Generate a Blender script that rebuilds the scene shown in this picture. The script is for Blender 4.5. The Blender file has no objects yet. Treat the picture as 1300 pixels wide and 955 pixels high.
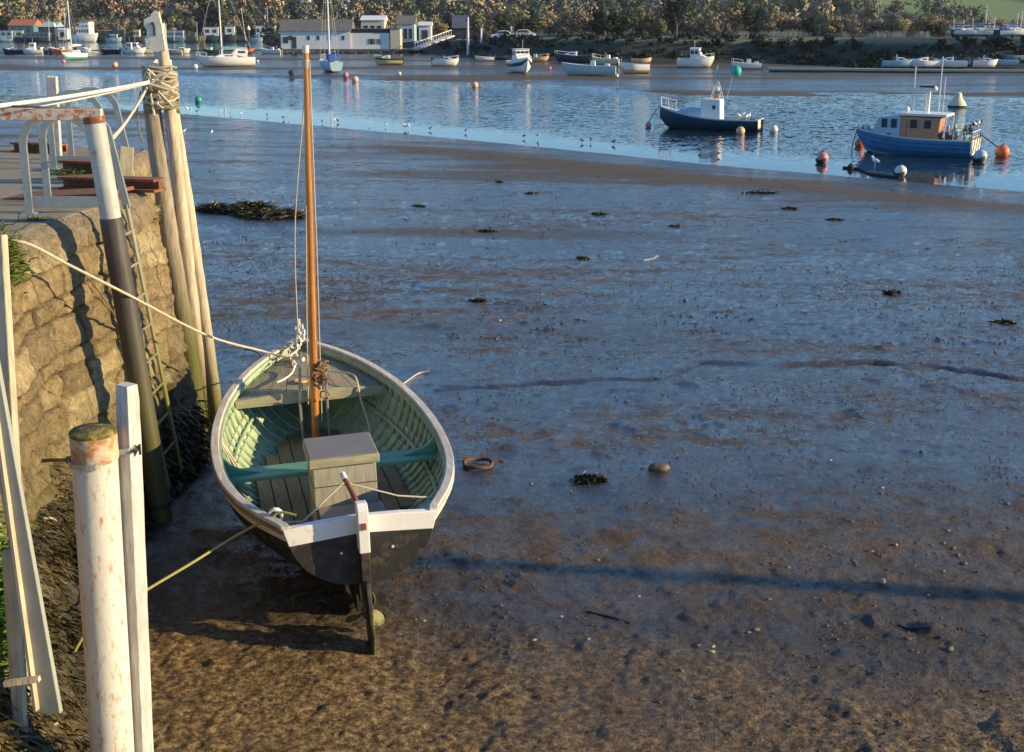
import bpy, math, random
import numpy as np
from mathutils import Vector, Matrix, Euler
R = math.radians
random.seed(7); RNG = np.random.default_rng(11)
sc = bpy.context.scene
COL = sc.collection

# ------------------------------------------------------------------ camera, sky, sun
F = 1555.0; CAMZ = 5.5; PITCH = math.atan(403 / F)
cam_d = bpy.data.cameras.new('camera'); cam = bpy.data.objects.new('camera', cam_d); COL.objects.link(cam)
cam.location = (0, 0, CAMZ); cam.rotation_euler = (math.pi / 2 - PITCH, 0, 0)
cam_d.sensor_fit = 'HORIZONTAL'; cam_d.sensor_width = 36; cam_d.lens = F / 1300 * 36
cam_d.shift_y = -44.5 / 1300; cam_d.clip_start = 0.1; cam_d.clip_end = 6000
sc.camera = cam
SUN_EL, SUN_AZ = R(17.0), R(8.0)          # sun on the right, slightly behind the camera
sd = Vector((math.cos(SUN_AZ) * math.cos(SUN_EL), -math.sin(SUN_AZ) * math.cos(SUN_EL), math.sin(SUN_EL)))
w = bpy.data.worlds.new('World'); sc.world = w; w.use_nodes = True
nt = w.node_tree; bg = nt.nodes['Background']; sky = nt.nodes.new('ShaderNodeTexSky')
sky.sky_type = 'NISHITA'; sky.sun_disc = False; sky.sun_elevation = SUN_EL
sky.sun_rotation = math.pi / 2 + SUN_AZ
sky.air_density = 1.0; sky.dust_density = 0.0; sky.ozone_density = 6.0; sky.altitude = 10
nt.links.new(sky.outputs[0], bg.inputs[0]); bg.inputs[1].default_value = 0.14
sl = bpy.data.lights.new('sun', 'SUN'); so = bpy.data.objects.new('sun', sl); COL.objects.link(so)
sl.energy = 5.0; sl.angle = R(0.5); sl.color = (1.0, 0.76, 0.40)
so.rotation_euler = sd.to_track_quat('Z', 'Y').to_euler()
vs = sc.view_settings; vs.view_transform = 'Standard'; vs.look = 'None'; vs.exposure = 0.70; vs.gamma = 1
sc.cycles.max_bounces = 5; sc.cycles.transparent_max_bounces = 8

# ------------------------------------------------------------------ pixel -> world (1300 x 955 frame)
CP, SP = math.cos(PITCH), math.sin(PITCH)
def ray(px, py):
    b = -(py - 433) / F
    return Vector(((px - 650) / F, CP + b * SP, -SP + b * CP))
def PZ(px, py, z):
    r = ray(px, py); t = (z - CAMZ) / r.z
    return Vector((r.x * t, r.y * t, z))
def PD(px, py, D):
    r = ray(px, py); t = D / r.y
    return Vector((r.x * t, D, CAMZ + r.z * t))

# ------------------------------------------------------------------ numpy noise
def _h(ix, iy, seed):
    n = (ix.astype(np.int64) * 374761393 + iy.astype(np.int64) * 668265263 + seed * 1274126177) & 0xffffffff
    n = ((n ^ (n >> 13)) * 1274126177) & 0xffffffff
    return ((n ^ (n >> 16)) & 0xffff) / 65535.0
def vnoise(x, y, seed=0):
    ix, iy = np.floor(x), np.floor(y); fx, fy = x - ix, y - iy
    fx = fx * fx * (3 - 2 * fx); fy = fy * fy * (3 - 2 * fy)
    a = _h(ix, iy, seed); b = _h(ix + 1, iy, seed); c = _h(ix, iy + 1, seed); d = _h(ix + 1, iy + 1, seed)
    return (a * (1 - fx) + b * fx) * (1 - fy) + (c * (1 - fx) + d * fx) * fy
def fbm(x, y, o=4, seed=0):
    s = 0; a = 0.5
    for i in range(o):
        s = s + a * (vnoise(x, y, seed + i * 17) - 0.5); x = x * 2.03 + 5.1; y = y * 2.03 + 1.7; a *= 0.5
    return s * 2
def worley(x, y, seed=0):
    ix, iy = np.floor(x), np.floor(y)
    f1 = np.full(x.shape, 9.0); f2 = np.full(x.shape, 9.0); cid = np.zeros(x.shape)
    for dx in (-1, 0, 1):
        for dy in (-1, 0, 1):
            cx, cy = ix + dx, iy + dy
            px = cx + 0.15 + 0.7 * _h(cx, cy, seed); py = cy + 0.15 + 0.7 * _h(cx, cy, seed + 5)
            d = np.maximum(np.abs(px - x) , np.abs(py - y)) * 0.55 + 0.45 * np.hypot(px - x, py - y)
            v = _h(cx, cy, seed + 9)
            nf = d < f1
            f2 = np.where(nf, f1, np.minimum(f2, d)); cid = np.where(nf, v, cid); f1 = np.where(nf, d, f1)
    return f1, f2, cid

# ------------------------------------------------------------------ node materials
MATS = {}
def new_mat(name):
    m = bpy.data.materials.new(name); m.use_nodes = True; MATS[name] = m
    return m, m.node_tree.nodes, m.node_tree.links, m.node_tree.nodes['Principled BSDF']
def coord(N, L, scale=(1, 1, 1), kind='Object'):
    tc = N.new('ShaderNodeTexCoord'); mp = N.new('ShaderNodeMapping'); mp.inputs['Scale'].default_value = scale
    L.new(tc.outputs[kind], mp.inputs[0]); return mp.outputs[0]
def noise(N, L, vec, scale, detail=4, rough=0.6, dist=0.0):
    n = N.new('ShaderNodeTexNoise'); n.inputs['Scale'].default_value = scale; n.inputs['Detail'].default_value = detail
    n.inputs['Roughness'].default_value = rough; n.inputs['Distortion'].default_value = dist
    L.new(vec, n.inputs['Vector']); return n.outputs['Fac']
def ramp(N, L, fac, stops, interp='LINEAR'):
    r = N.new('ShaderNodeValToRGB'); r.color_ramp.interpolation = interp
    e = r.color_ramp.elements
    while len(e) > 1: e.remove(e[-1])
    for i, (p, c) in enumerate(stops):
        if not hasattr(c, '__len__'): c = (c, c, c)
        el = e[0] if i == 0 else e.new(p)
        el.position = p; el.color = (c[0], c[1], c[2], 1)
    L.new(fac, r.inputs[0]); return r.outputs[0]
def mix(N, L, f, a, b, mode='MIX'):
    m = N.new('ShaderNodeMix'); m.data_type = 'RGBA'; m.blend_type = mode
    for s, v in ((m.inputs[0], f), (m.inputs[6], a), (m.inputs[7], b)):
        if hasattr(v, 'is_linked'): L.new(v, s)
        elif isinstance(v, (int, float)): s.default_value = v
        else: s.default_value = (v[0], v[1], v[2], 1)
    return m.outputs[2]
def math_n(N, L, op, a, b=0.0):
    m = N.new('ShaderNodeMath'); m.operation = op
    for s, v in ((m.inputs[0], a), (m.inputs[1], b)):
        if hasattr(v, 'is_linked'): L.new(v, s)
        else: s.default_value = v
    return m.outputs[0]
def bump(N, L, bs, h, strength=0.5, dist=0.01):
    b = N.new('ShaderNodeBump'); b.inputs['Distance'].default_value = dist
    if hasattr(strength, 'is_linked'): L.new(strength, b.inputs['Strength'])
    else: b.inputs['Strength'].default_value = strength
    L.new(h, b.inputs['Height']); L.new(b.outputs[0], bs.inputs['Normal']); return b
def tilt(N, L, vec, layers, amount, base=None):
    """normal tilted by noise directly, so that small waves keep their slope however far off they are"""
    acc = None
    for sc_, wt in layers:
        n = N.new('ShaderNodeTexNoise'); n.inputs['Scale'].default_value = sc_; n.inputs['Detail'].default_value = 3; L.new(vec, n.inputs['Vector'])
        a = N.new('ShaderNodeVectorMath'); a.operation = 'SUBTRACT'; L.new(n.outputs['Color'], a.inputs[0]); a.inputs[1].default_value = (.5, .5, .5)
        b = N.new('ShaderNodeVectorMath'); b.operation = 'MULTIPLY'; L.new(a.outputs[0], b.inputs[0]); b.inputs[1].default_value = (wt, wt, 0)
        if acc is None: acc = b.outputs[0]
        else:
            c = N.new('ShaderNodeVectorMath'); c.operation = 'ADD'; L.new(acc, c.inputs[0]); L.new(b.outputs[0], c.inputs[1]); acc = c.outputs[0]
    k = N.new('ShaderNodeVectorMath'); k.operation = 'SCALE'; L.new(acc, k.inputs[0])
    if hasattr(amount, 'is_linked'): L.new(amount, k.inputs['Scale'])
    else: k.inputs['Scale'].default_value = amount
    if base is None: g = N.new('ShaderNodeNewGeometry'); base = g.outputs['Normal']
    d = N.new('ShaderNodeVectorMath'); d.operation = 'ADD'; L.new(k.outputs[0], d.inputs[0]); L.new(base, d.inputs[1])
    e = N.new('ShaderNodeVectorMath'); e.operation = 'NORMALIZE'; L.new(d.outputs[0], e.inputs[0]); return e.outputs[0]
def soft_normal(N, L, bs, world=False):
    """leaves take the normal of the clump they sit on, as a real crown of thousands of small leaves does"""
    a = N.new('ShaderNodeAttribute'); a.attribute_name = 'cn'; t = N.new('ShaderNodeVectorTransform'); t.vector_type = 'NORMAL'; t.convert_from = 'OBJECT'; t.convert_to = 'WORLD'
    L.new(a.outputs['Vector'], t.inputs[0]); g = N.new('ShaderNodeNewGeometry'); m_ = N.new('ShaderNodeMix'); m_.data_type = 'VECTOR'; m_.inputs[0].default_value = .12
    L.new(t.outputs[0], m_.inputs[4]); L.new(g.outputs['Normal'], m_.inputs[5]); L.new(m_.outputs[1], bs.inputs['Normal'])
def paint(name, c, rough=0.45, var=0.25, scale=6, metal=0.0, dirt=None, dscale=14, damt=(0.55, 0.7), bmp=0.25, stretch=(1, 1, 1), bd=0.004):
    """painted / plain surface with uneven tone, stains and a slight bump"""
    m, N, L, bs = new_mat(name); v = coord(N, L, stretch)
    n = noise(N, L, v, scale, 5); c2 = tuple(x * (1 - var) for x in c)
    col = ramp(N, L, n, [(0.3, c2), (0.7, c)])
    rg = None
    if dirt:
        d = ramp(N, L, noise(N, L, v, dscale, 6, 0.7), [(damt[0], 0), (damt[1], 1)])
        col = mix(N, L, d, col, dirt)
        rg = math_n(N, L, 'ADD', math_n(N, L, 'MULTIPLY', d, 0.3), rough); L.new(rg, bs.inputs['Roughness'])
    L.new(col, bs.inputs['Base Color'])
    if rg is None: bs.inputs['Roughness'].default_value = rough
    bs.inputs['Metallic'].default_value = metal
    if bmp: bump(N, L, bs, noise(N, L, v, scale * 5, 5), bmp, bd)
    return m
def wood(name, c1, c2, rough=0.75, axis='Z', scale=3, green=None, bmp=0.5, bd=0.006):
    m, N, L, bs = new_mat(name)
    st = {'X': (0.12, 1, 1), 'Y': (1, 0.12, 1), 'Z': (1, 1, 0.12)}[axis]
    v = coord(N, L, st); n1 = noise(N, L, v, scale * 9, 6, 0.65, 0.4); n2 = noise(N, L, coord(N, L), scale, 4)
    col = ramp(N, L, n1, [(0.3, c2), (0.62, c1)])
    col = mix(N, L, ramp(N, L, n2, [(0.4, 0.0), (0.75, 0.6)]), col, tuple(x * 0.55 for x in c1))
    if green:  # (colour, z_top_world) : algae below a tide line
        g = N.new('ShaderNodeNewGeometry'); s = N.new('ShaderNodeSeparateXYZ'); L.new(g.outputs['Position'], s.inputs[0])
        h = math_n(N, L, 'ADD', s.outputs[2], math_n(N, L, 'MULTIPLY', n2, 0.9))
        f = N.new('ShaderNodeMapRange'); f.inputs[1].default_value = green[1] + 0.95; f.inputs[2].default_value = green[1] - 0.1
        L.new(h, f.inputs[0]); col = mix(N, L, f.outputs[0], col, green[0])
    L.new(col, bs.inputs['Base Color']); bs.inputs['Roughness'].default_value = rough
    bump(N, L, bs, n1, bmp, bd)
    return m

M = {}
M['white'] = paint('white_paint', (0.80, 0.79, 0.75), 0.4, 0.12, 5, dirt=(0.52, 0.47, 0.38), dscale=13, damt=(0.58, 0.78))
M['white_old'] = paint('chalky_white_paint', (0.72, 0.68, 0.60), 0.6, 0.25, 7, dirt=(0.30, 0.24, 0.16), dscale=22, damt=(0.56, 0.72))
M['black'] = paint('black_antifoul', (0.026, 0.025, 0.025), 0.55, 0.5, 8, dirt=(0.085, 0.068, 0.045), dscale=11, damt=(0.50, 0.72), bmp=.5)
M['mint'] = paint('mint_green_paint', (0.40, 0.52, 0.34), 0.5, 0.3, 9, dirt=(0.22, 0.28, 0.17), dscale=12, damt=(0.5, 0.75))
M['teal'] = paint('teal_green_paint', (0.14, 0.36, 0.22), 0.45, 0.25, 8, dirt=(0.09, 0.2, 0.16), damt=(0.55, 0.8))
M['teal_pale'] = paint('pale_teal_paint', (0.22, 0.45, 0.42), 0.5, 0.2, 8)
M['rail'] = wood('weathered_rail', (0.64, 0.60, 0.53), (0.42, 0.38, 0.32), 0.7, 'Y', 4, bmp=0.4)
M['deckwood'] = wood('weathered_deck', (0.33, 0.31, 0.22), (0.20, 0.19, 0.13), 0.7, 'Y', 4)
M['olive'] = wood('olive_brown_wood', (0.44, 0.42, 0.32), (0.27, 0.255, 0.19), 0.65, 'Z', 4)
M['olive_x'] = wood('olive_brown_beam', (0.44, 0.41, 0.26), (0.27, 0.25, 0.15), 0.65, 'X', 4)
M['lid'] = paint('grey_lid_paint', (0.21, 0.20, 0.185), 0.5, 0.15, 5, dirt=(0.24, 0.23, 0.2), damt=(0.6, 0.75))
M['floor'] = wood('floorboard_wood', (0.32, 0.24, 0.12), (0.17, 0.125, 0.06), 0.7, 'Y', 5)
M['varnish'] = wood('varnished_spar', (0.56, 0.245, 0.065), (0.38, 0.15, 0.035), 0.28, 'Z', 3, bmp=0.15)
M['redwood'] = wood('reddish_tiller_wood', (0.30, 0.09, 0.045), (0.18, 0.05, 0.03), 0.4, 'Y', 6, bmp=0.2)
M['rope'] = paint('cream_rope', (0.62, 0.55, 0.42), 0.85, 0.3, 60, bmp=0.8, bd=0.003)
M['rope_white'] = paint('white_rope', (0.78, 0.74, 0.68), 0.8, 0.2, 60, bmp=0.8, bd=0.003)
M['rope_green'] = paint('yellow_green_rope', (0.36, 0.34, 0.10), 0.85, 0.3, 60, bmp=0.8, bd=0.003)
M['rope_grey'] = paint('grey_old_rope', (0.42, 0.36, 0.26), 0.9, 0.5, 40, bmp=0.9, bd=0.004)
M['rope_old'] = paint('olive_old_rope', (0.27, 0.24, 0.13), 0.9, 0.5, 40, bmp=0.9, bd=0.004)
M['rope_brown'] = paint('brown_rope', (0.26, 0.16, 0.075), 0.9, 0.5, 60, bmp=0.8, bd=0.003)
M['rope_black'] = paint('dark_rope', (0.03, 0.03, 0.03), 0.7, 0.3, 60)
M['prop'] = paint('green_bronze', (0.20, 0.19, 0.05), 0.6, 0.5, 20, dirt=(0.05, 0.05, 0.02), damt=(.45, .6))
M['galv'] = paint('galvanised_steel', (0.40, 0.44, 0.43), 0.42, 0.25, 9, metal=0.55, dirt=(0.30, 0.22, 0.15), dscale=10, damt=(0.63, 0.75))
M['galv_grey'] = paint('dull_grey_board', (0.34, 0.37, 0.33), 0.55, 0.2, 7, metal=0.1, dirt=(0.24, 0.24, 0.18), dscale=11, damt=(0.58, 0.75))
M['tube'] = paint('dull_pale_steel', (0.46, 0.47, 0.45), 0.5, 0.3, 4, dirt=(0.32, 0.17, 0.09), dscale=9, damt=(0.56, 0.68), bmp=.4)
M['ringrust'] = paint('brown_rust', (0.20, 0.085, 0.04), 0.85, 0.5, 20, dirt=(0.08, 0.045, 0.03), dscale=15, damt=(0.45, 0.6), bmp=.9)
M['rust'] = paint('rusty_steel', (0.33, 0.12, 0.05), 0.85, 0.55, 16, dirt=(0.14, 0.06, 0.035), dscale=11, damt=(0.45, 0.62), bmp=0.8)
M['rustpaint'] = paint('flaking_white_on_rust', (0.72, 0.64, 0.54), 0.6, 0.2, 8, dirt=(0.50, 0.20, 0.08), dscale=16, damt=(0.47, 0.56), bmp=0.5)
M['pipe'] = paint('white_pipe_rust_spots', (0.66, 0.65, 0.60), 0.5, 0.25, 3, dirt=(0.45, 0.22, 0.09), dscale=24, damt=(0.53, 0.68), bmp=0.5, stretch=(1.6, 1.6, .6))
M['rubber'] = paint('black_sleeve', (0.035, 0.034, 0.034), 0.5, 0.3, 6)
M['glass'] = paint('dark_window', (0.03, 0.04, 0.05), 0.1, 0.1, 3, bmp=0)
M['cream'] = paint('cream_paint', (0.66, 0.60, 0.42), 0.5, 0.2, 3)
M['yellow'] = paint('yellow_paint', (0.62, 0.52, 0.20), 0.5, 0.2, 3)
M['navy'] = paint('navy_paint', (0.018, 0.03, 0.075), 0.35, 0.2, 3)
M['workblue'] = paint('deep_blue_hull', (0.012, 0.05, 0.095), 0.4, 0.3, 2.5, dirt=(0.012, 0.03, 0.05), dscale=3)
M['royal'] = paint('royal_blue_hull', (0.05, 0.24, 0.46), 0.4, 0.3, 2.5, dirt=(0.04, 0.13, 0.25), dscale=4)
M['skyblue'] = paint('pale_blue_paint', (0.36, 0.52, 0.60), 0.45, 0.15, 3)
M['sailcover'] = paint('blue_canvas', (0.03, 0.11, 0.36), 0.8, 0.3, 5)
M['aqua'] = paint('aqua_paint', (0.14, 0.42, 0.40), 0.45, 0.2, 3)
M['orange'] = paint('orange_buoy', (0.78, 0.16, 0.04), 0.5, 0.2, 5, dirt=(0.35, 0.10, 0.05), dscale=5, damt=(0.6, 0.8))
M['pink'] = paint('faded_pink_buoy', (0.75, 0.24, 0.24), 0.5, 0.2, 5)
M['peach'] = paint('faded_orange_buoy', (0.80, 0.45, 0.26), 0.5, 0.2, 5)
M['offwhite'] = paint('offwhite_buoy', (0.72, 0.68, 0.62), 0.5, 0.2, 5)
M['buoygreen'] = paint('green_buoy', (0.02, 0.34, 0.20), 0.45, 0.2, 5)
M['weedy'] = paint('weed_covered', (0.03, 0.035, 0.02), 0.8, 0.5, 12, bmp=0.8, bd=0.02)
M['varcabin'] = wood('varnished_cabin', (0.58, 0.28, 0.15), (0.44, 0.19, 0.09), 0.35, 'Z', 2, bmp=0.1)
M['darkmetal'] = paint('dark_fitting', (0.05, 0.05, 0.055), 0.5, 0.3, 6)
M['antenna'] = paint('pale_pole', (0.70, 0.70, 0.68), 0.4, 0.1, 3)
M['roofgrey'] = paint('grey_roof', (0.16, 0.16, 0.15), 0.8, 0.3, 0.6, dirt=(0.09, 0.09, 0.07), dscale=1.0)
M['roofred'] = paint('red_tile_roof', (0.42, 0.15, 0.08), 0.8, 0.3, 0.8)
M['roofslate'] = paint('slate_roof', (0.09, 0.11, 0.15), 0.7, 0.3, 0.8)
M['wallwhite'] = paint('white_weatherboard', (0.72, 0.73, 0.72), 0.6, 0.12, 0.5, dirt=(0.50, 0.50, 0.46), dscale=0.9, damt=(0.6, 0.8))
M['wallblue'] = paint('pale_blue_wall', (0.36, 0.48, 0.55), 0.6, 0.15, 0.5)
M['wallteal'] = paint('teal_wall', (0.10, 0.24, 0.27), 0.6, 0.2, 0.5)
M['walldark'] = paint('dark_timber_wall', (0.05, 0.06, 0.07), 0.7, 0.3, 0.5)
M['greenhull'] = paint('dark_green_hull', (0.03, 0.09, 0.07), 0.5, 0.3, 0.5)
M['quaywood'] = wood('pier_timber', (0.20, 0.19, 0.12), (0.10, 0.09, 0.06), 0.8, 'X', 0.7)
M['net'] = paint('green_pot', (0.02, 0.45, 0.36), 0.6, 0.3, 4)
M['bluecar'] = paint('white_car_paint', (0.75, 0.76, 0.78), 0.25, 0.05, 2)
M['redcan'] = paint('red_canvas', (0.48, 0.07, 0.04), 0.8, 0.3, 4)
M['gull'] = paint('white_feathers', (0.75, 0.74, 0.72), 0.8, 0.2, 12)
M['gullgrey'] = paint('dark_feathers', (0.06, 0.055, 0.05), 0.8, 0.3, 12)
M['straw'] = paint('pale_reed', (0.56, 0.50, 0.36), 0.9, 0.4, 1.2)
M['stone_pale'] = paint('pale_stone', (0.42, 0.36, 0.24), 0.8, 0.4, 14, bmp=0.8)
M['stone_brown'] = paint('muddy_stone', (0.17, 0.13, 0.085), 0.75, 0.5, 14, bmp=0.8)
ALG = (0.085, 0.09, 0.018)
M['pile'] = wood('silvery_pile', (0.37, 0.31, 0.23), (0.14, 0.11, 0.08), 0.8, 'Z', 4, green=(ALG, 3.0), bmp=0.9, bd=0.012)
M['pile_pale'] = wood('pale_pile', (0.62, 0.52, 0.38), (0.32, 0.25, 0.17), 0.8, 'Z', 4, green=((0.13, 0.12, 0.03), 2.3), bmp=0.8, bd=0.01)
M['post'] = wood('bleached_post', (0.62, 0.60, 0.57), (0.35, 0.33, 0.31), 0.75, 'Z', 6, bmp=0.8)
M['sleeve'] = wood('dark_pile_sleeve', (0.07, 0.06, 0.055), (0.035, 0.03, 0.03), 0.5, 'Z', 4, green=((0.075, 0.07, 0.02), 2.9), bmp=0.4)
M['laddergreen'] = wood('algae_ladder', (0.30, 0.30, 0.22), (0.18, 0.18, 0.12), 0.6, 'Z', 4, green=((0.16, 0.15, 0.03), 3.0))

# ------------------------------------------------------------------ mesh builder
class MB:
    def __init__(s): s.v = []; s.f = []
    def add(s, vs, fs):
        o = len(s.v); s.v += [tuple(p) for p in vs]; s.f += [tuple(i + o for i in f) for f in fs]; return s
    def box(s, c, d, rot=None, top=1.0):
        hx, hy, hz = d[0] / 2, d[1] / 2, d[2] / 2
        P = [Vector((x * hx * (top if z > 0 else 1), y * hy * (top if z > 0 else 1), z * hz)) for z in (-1, 1) for y in (-1, 1) for x in (-1, 1)]
        if rot is not None:
            m = rot if isinstance(rot, Matrix) else Euler(rot).to_matrix()
            P = [m @ p for p in P]
        c = Vector(c)
        return s.add([p + c for p in P], [(0, 2, 3, 1), (4, 5, 7, 6), (0, 1, 5, 4), (2, 6, 7, 3), (0, 4, 6, 2), (1, 3, 7, 5)])
    def bar(s, a, b, w, h=None, up=(0, 0, 1)):
        a, b = Vector(a), Vector(b); h = h or w; d = (b - a); Ln = d.length; d.normalize()
        u = Vector(up)
        if abs(d.dot(u)) > 0.98: u = Vector((0, 1, 0))
        x = d.cross(u).normalized(); z = x.cross(d).normalized()
        m = Matrix((x, d, z)).transposed()
        return s.box((a + b) / 2, (w, Ln, h), m)
    def tube(s, pts, r, n=8, cap=True, flat=1.0, wob=0.0):
        pts = [Vector(p) for p in pts]; k = len(pts)
        rr = r if hasattr(r, '__len__') else [r] * k
        t0 = (pts[1] - pts[0]).normalized(); ref = Vector((0, 0, 1)) if abs(t0.z) < 0.9 else Vector((0, 1, 0))
        nx = t0.cross(ref).normalized(); vs = []; fs = []
        for i, p in enumerate(pts):
            t = (pts[min(i + 1, k - 1)] - pts[max(i - 1, 0)]).normalized()
            nx = (nx - t * nx.dot(t)).normalized(); ny = t.cross(nx)
            for j in range(n):
                a = 2 * math.pi * j / n; q = rr[i] * (1 + (random.uniform(-wob, wob) if wob else 0))
                vs.append(p + nx * math.cos(a) * q + ny * math.sin(a) * q * flat)
        for i in range(k - 1):
            for j in range(n):
                fs.append((i * n + j, i * n + (j + 1) % n, (i + 1) * n + (j + 1) % n, (i + 1) * n + j))
        if cap: fs.append(tuple(range(n))[::-1]); fs.append(tuple((k - 1) * n + j for j in range(n)))
        return s.add(vs, fs)
    def lathe(s, prof, c=(0, 0, 0), n=16, rot=None):
        c = Vector(c); vs = []; fs = []; k = len(prof)
        m = rot if rot is not None else Matrix.Identity(3)
        if not isinstance(m, Matrix): m = Euler(m).to_matrix()
        for (r, z) in prof:
            for j in range(n):
                a = 2 * math.pi * j / n; vs.append(c + m @ Vector((max(r, 1e-4) * math.cos(a), max(r, 1e-4) * math.sin(a), z)))
        for i in range(k - 1):
            for j in range(n): fs.append((i * n + j, i * n + (j + 1) % n, (i + 1) * n + (j + 1) % n, (i + 1) * n + j))
        fs.append(tuple(range(n))[::-1]); fs.append(tuple((k - 1) * n + j for j in range(n)))
        return s.add(vs, fs)
    def ball(s, c, r, n=16, sz=1.0):
        return s.lathe([(r * math.sin(math.pi * i / 10), -r * sz * math.cos(math.pi * i / 10)) for i in range(11)], c, n)
    def prism(s, poly, axis, a, b):
        """poly: 2D outline; extruded along axis 'X','Y' or 'Z' from a to b"""
        def P(p, t):
            return {'X': (t, p[0], p[1]), 'Y': (p[0], t, p[1]), 'Z': (p[0], p[1], t)}[axis]
        n = len(poly)
        return s.add([P(p, a) for p in poly] + [P(p, b) for p in poly],
                     [tuple(range(n))[::-1], tuple(range(n, 2 * n))] + [(i, (i + 1) % n, n + (i + 1) % n, n + i) for i in range(n)])
    def strip(s, A, B):
        n = len(A); return s.add(list(A) + list(B), [(i, i + 1, n + i + 1, n + i) for i in range(n - 1)])
    def build(s, name, m, parent=None, smooth=False, bevel=0.0, recalc=True):
        me = bpy.data.meshes.new(name); me.from_pydata([tuple(p) for p in s.v], [], s.f)
        if recalc:
            import bmesh
            b = bmesh.new(); b.from_mesh(me); bmesh.ops.recalc_face_normals(b, faces=b.faces); b.to_mesh(me); b.free()
        if m: me.materials.append(m)
        if smooth:
            me.polygons.foreach_set('use_smooth', [True] * len(me.polygons))
            try: me.set_sharp_from_angle(angle=R(40))
            except Exception: pass
        o = bpy.data.objects.new(name, me); COL.objects.link(o)
        if parent: o.parent = parent
        if bevel:
            bv = o.modifiers.new('bevel', 'BEVEL'); bv.width = bevel; bv.segments = 2; bv.limit_method = 'ANGLE'
        return o
def npmesh(name, V, Fq, m, smooth=True, parent=None, cols=None, attr=None, vec=None):
    me = bpy.data.meshes.new(name); V = np.asarray(V, np.float32); Fq = np.asarray(Fq, np.int32); k = Fq.shape[1]
    me.vertices.add(len(V)); me.vertices.foreach_set('co', V.ravel())
    me.loops.add(Fq.size); me.loops.foreach_set('vertex_index', Fq.ravel())
    me.polygons.add(len(Fq)); me.polygons.foreach_set('loop_start', np.arange(0, Fq.size, k, dtype=np.int32))
    me.polygons.foreach_set('loop_total', np.full(len(Fq), k, np.int32))
    if smooth: me.polygons.foreach_set('use_smooth', np.ones(len(Fq), bool))
    me.update(calc_edges=True)
    if cols is not None:
        a = me.color_attributes.new('tone', 'FLOAT_COLOR', 'POINT')
        c = np.ones((len(V), 4), np.float32); c[:, :3] = cols; a.data.foreach_set('color', c.ravel())
    if vec is not None:
        a = me.attributes.new('cn', 'FLOAT_VECTOR', 'POINT'); a.data.foreach_set('vector', np.asarray(vec, np.float32).ravel())
    if attr is not None:
        for kx, val in attr.items():
            a = me.attributes.new(kx, 'FLOAT', 'POINT'); a.data.foreach_set('value', np.asarray(val, np.float32))
    if m: me.materials.append(m)
    o = bpy.data.objects.new(name, me); COL.objects.link(o)
    if parent: o.parent = parent
    return o
def gridfaces(ny, nx):
    i = np.arange(ny - 1)[:, None] * nx + np.arange(nx - 1)[None, :]
    return np.stack([i, i + 1, i + nx + 1, i + nx], -1).reshape(-1, 4)
def tag(o, label=None, cat=None, group=None, kind=None):
    if label: o['label'] = label
    if cat: o['category'] = cat
    if group: o['group'] = group
    if kind: o['kind'] = kind
    return o
def thing(name, label, cat, loc=(0, 0, 0), rz=0.0, group=None):
    o = bpy.data.objects.new(name, None); COL.objects.link(o); o.empty_display_size = 0.2
    o.location = loc; o.rotation_euler = (0, 0, rz); return tag(o, label, cat, group)
def copy_tree(o, parent=None):
    c = o.copy(); COL.objects.link(c); c.parent = parent
    for ch in list(o.children): copy_tree(ch, c)
    return c

# ------------------------------------------------------------------ terrain profile
NEAR_PX = [(-400, 112), (0, 128), (250, 146), (480, 167), (700, 188), (860, 205), (1050, 222), (1300, 243), (1800, 275)]
FAR_PX = [(-400, 88), (0, 93), (250, 100), (500, 106), (700, 112), (900, 128), (1100, 131), (1300, 133), (1800, 138)]
_n = np.array([PZ(a, b, 0)[:2] for a, b in NEAR_PX]); _f = np.array([PZ(a, b, 0)[:2] for a, b in FAR_PX])
def near_edge(x): return np.interp(x, _n[:, 0], _n[:, 1])
def far_edge(x): return np.interp(x, _f[:, 0], _f[:, 1])
SHORE_PX = [(-900, 53), (0, 53), (330, 53.5), (420, 60), (560, 69), (640, 78), (800, 82), (1000, 84), (1300, 90), (2100, 92)]
_s = np.array([PZ(a, b, 0)[:2] for a, b in SHORE_PX]); _s = _s[np.argsort(_s[:, 0])]
def shore(x): return np.interp(x, _s[:, 0], _s[:, 1])
MUD0 = 1.55
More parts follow.
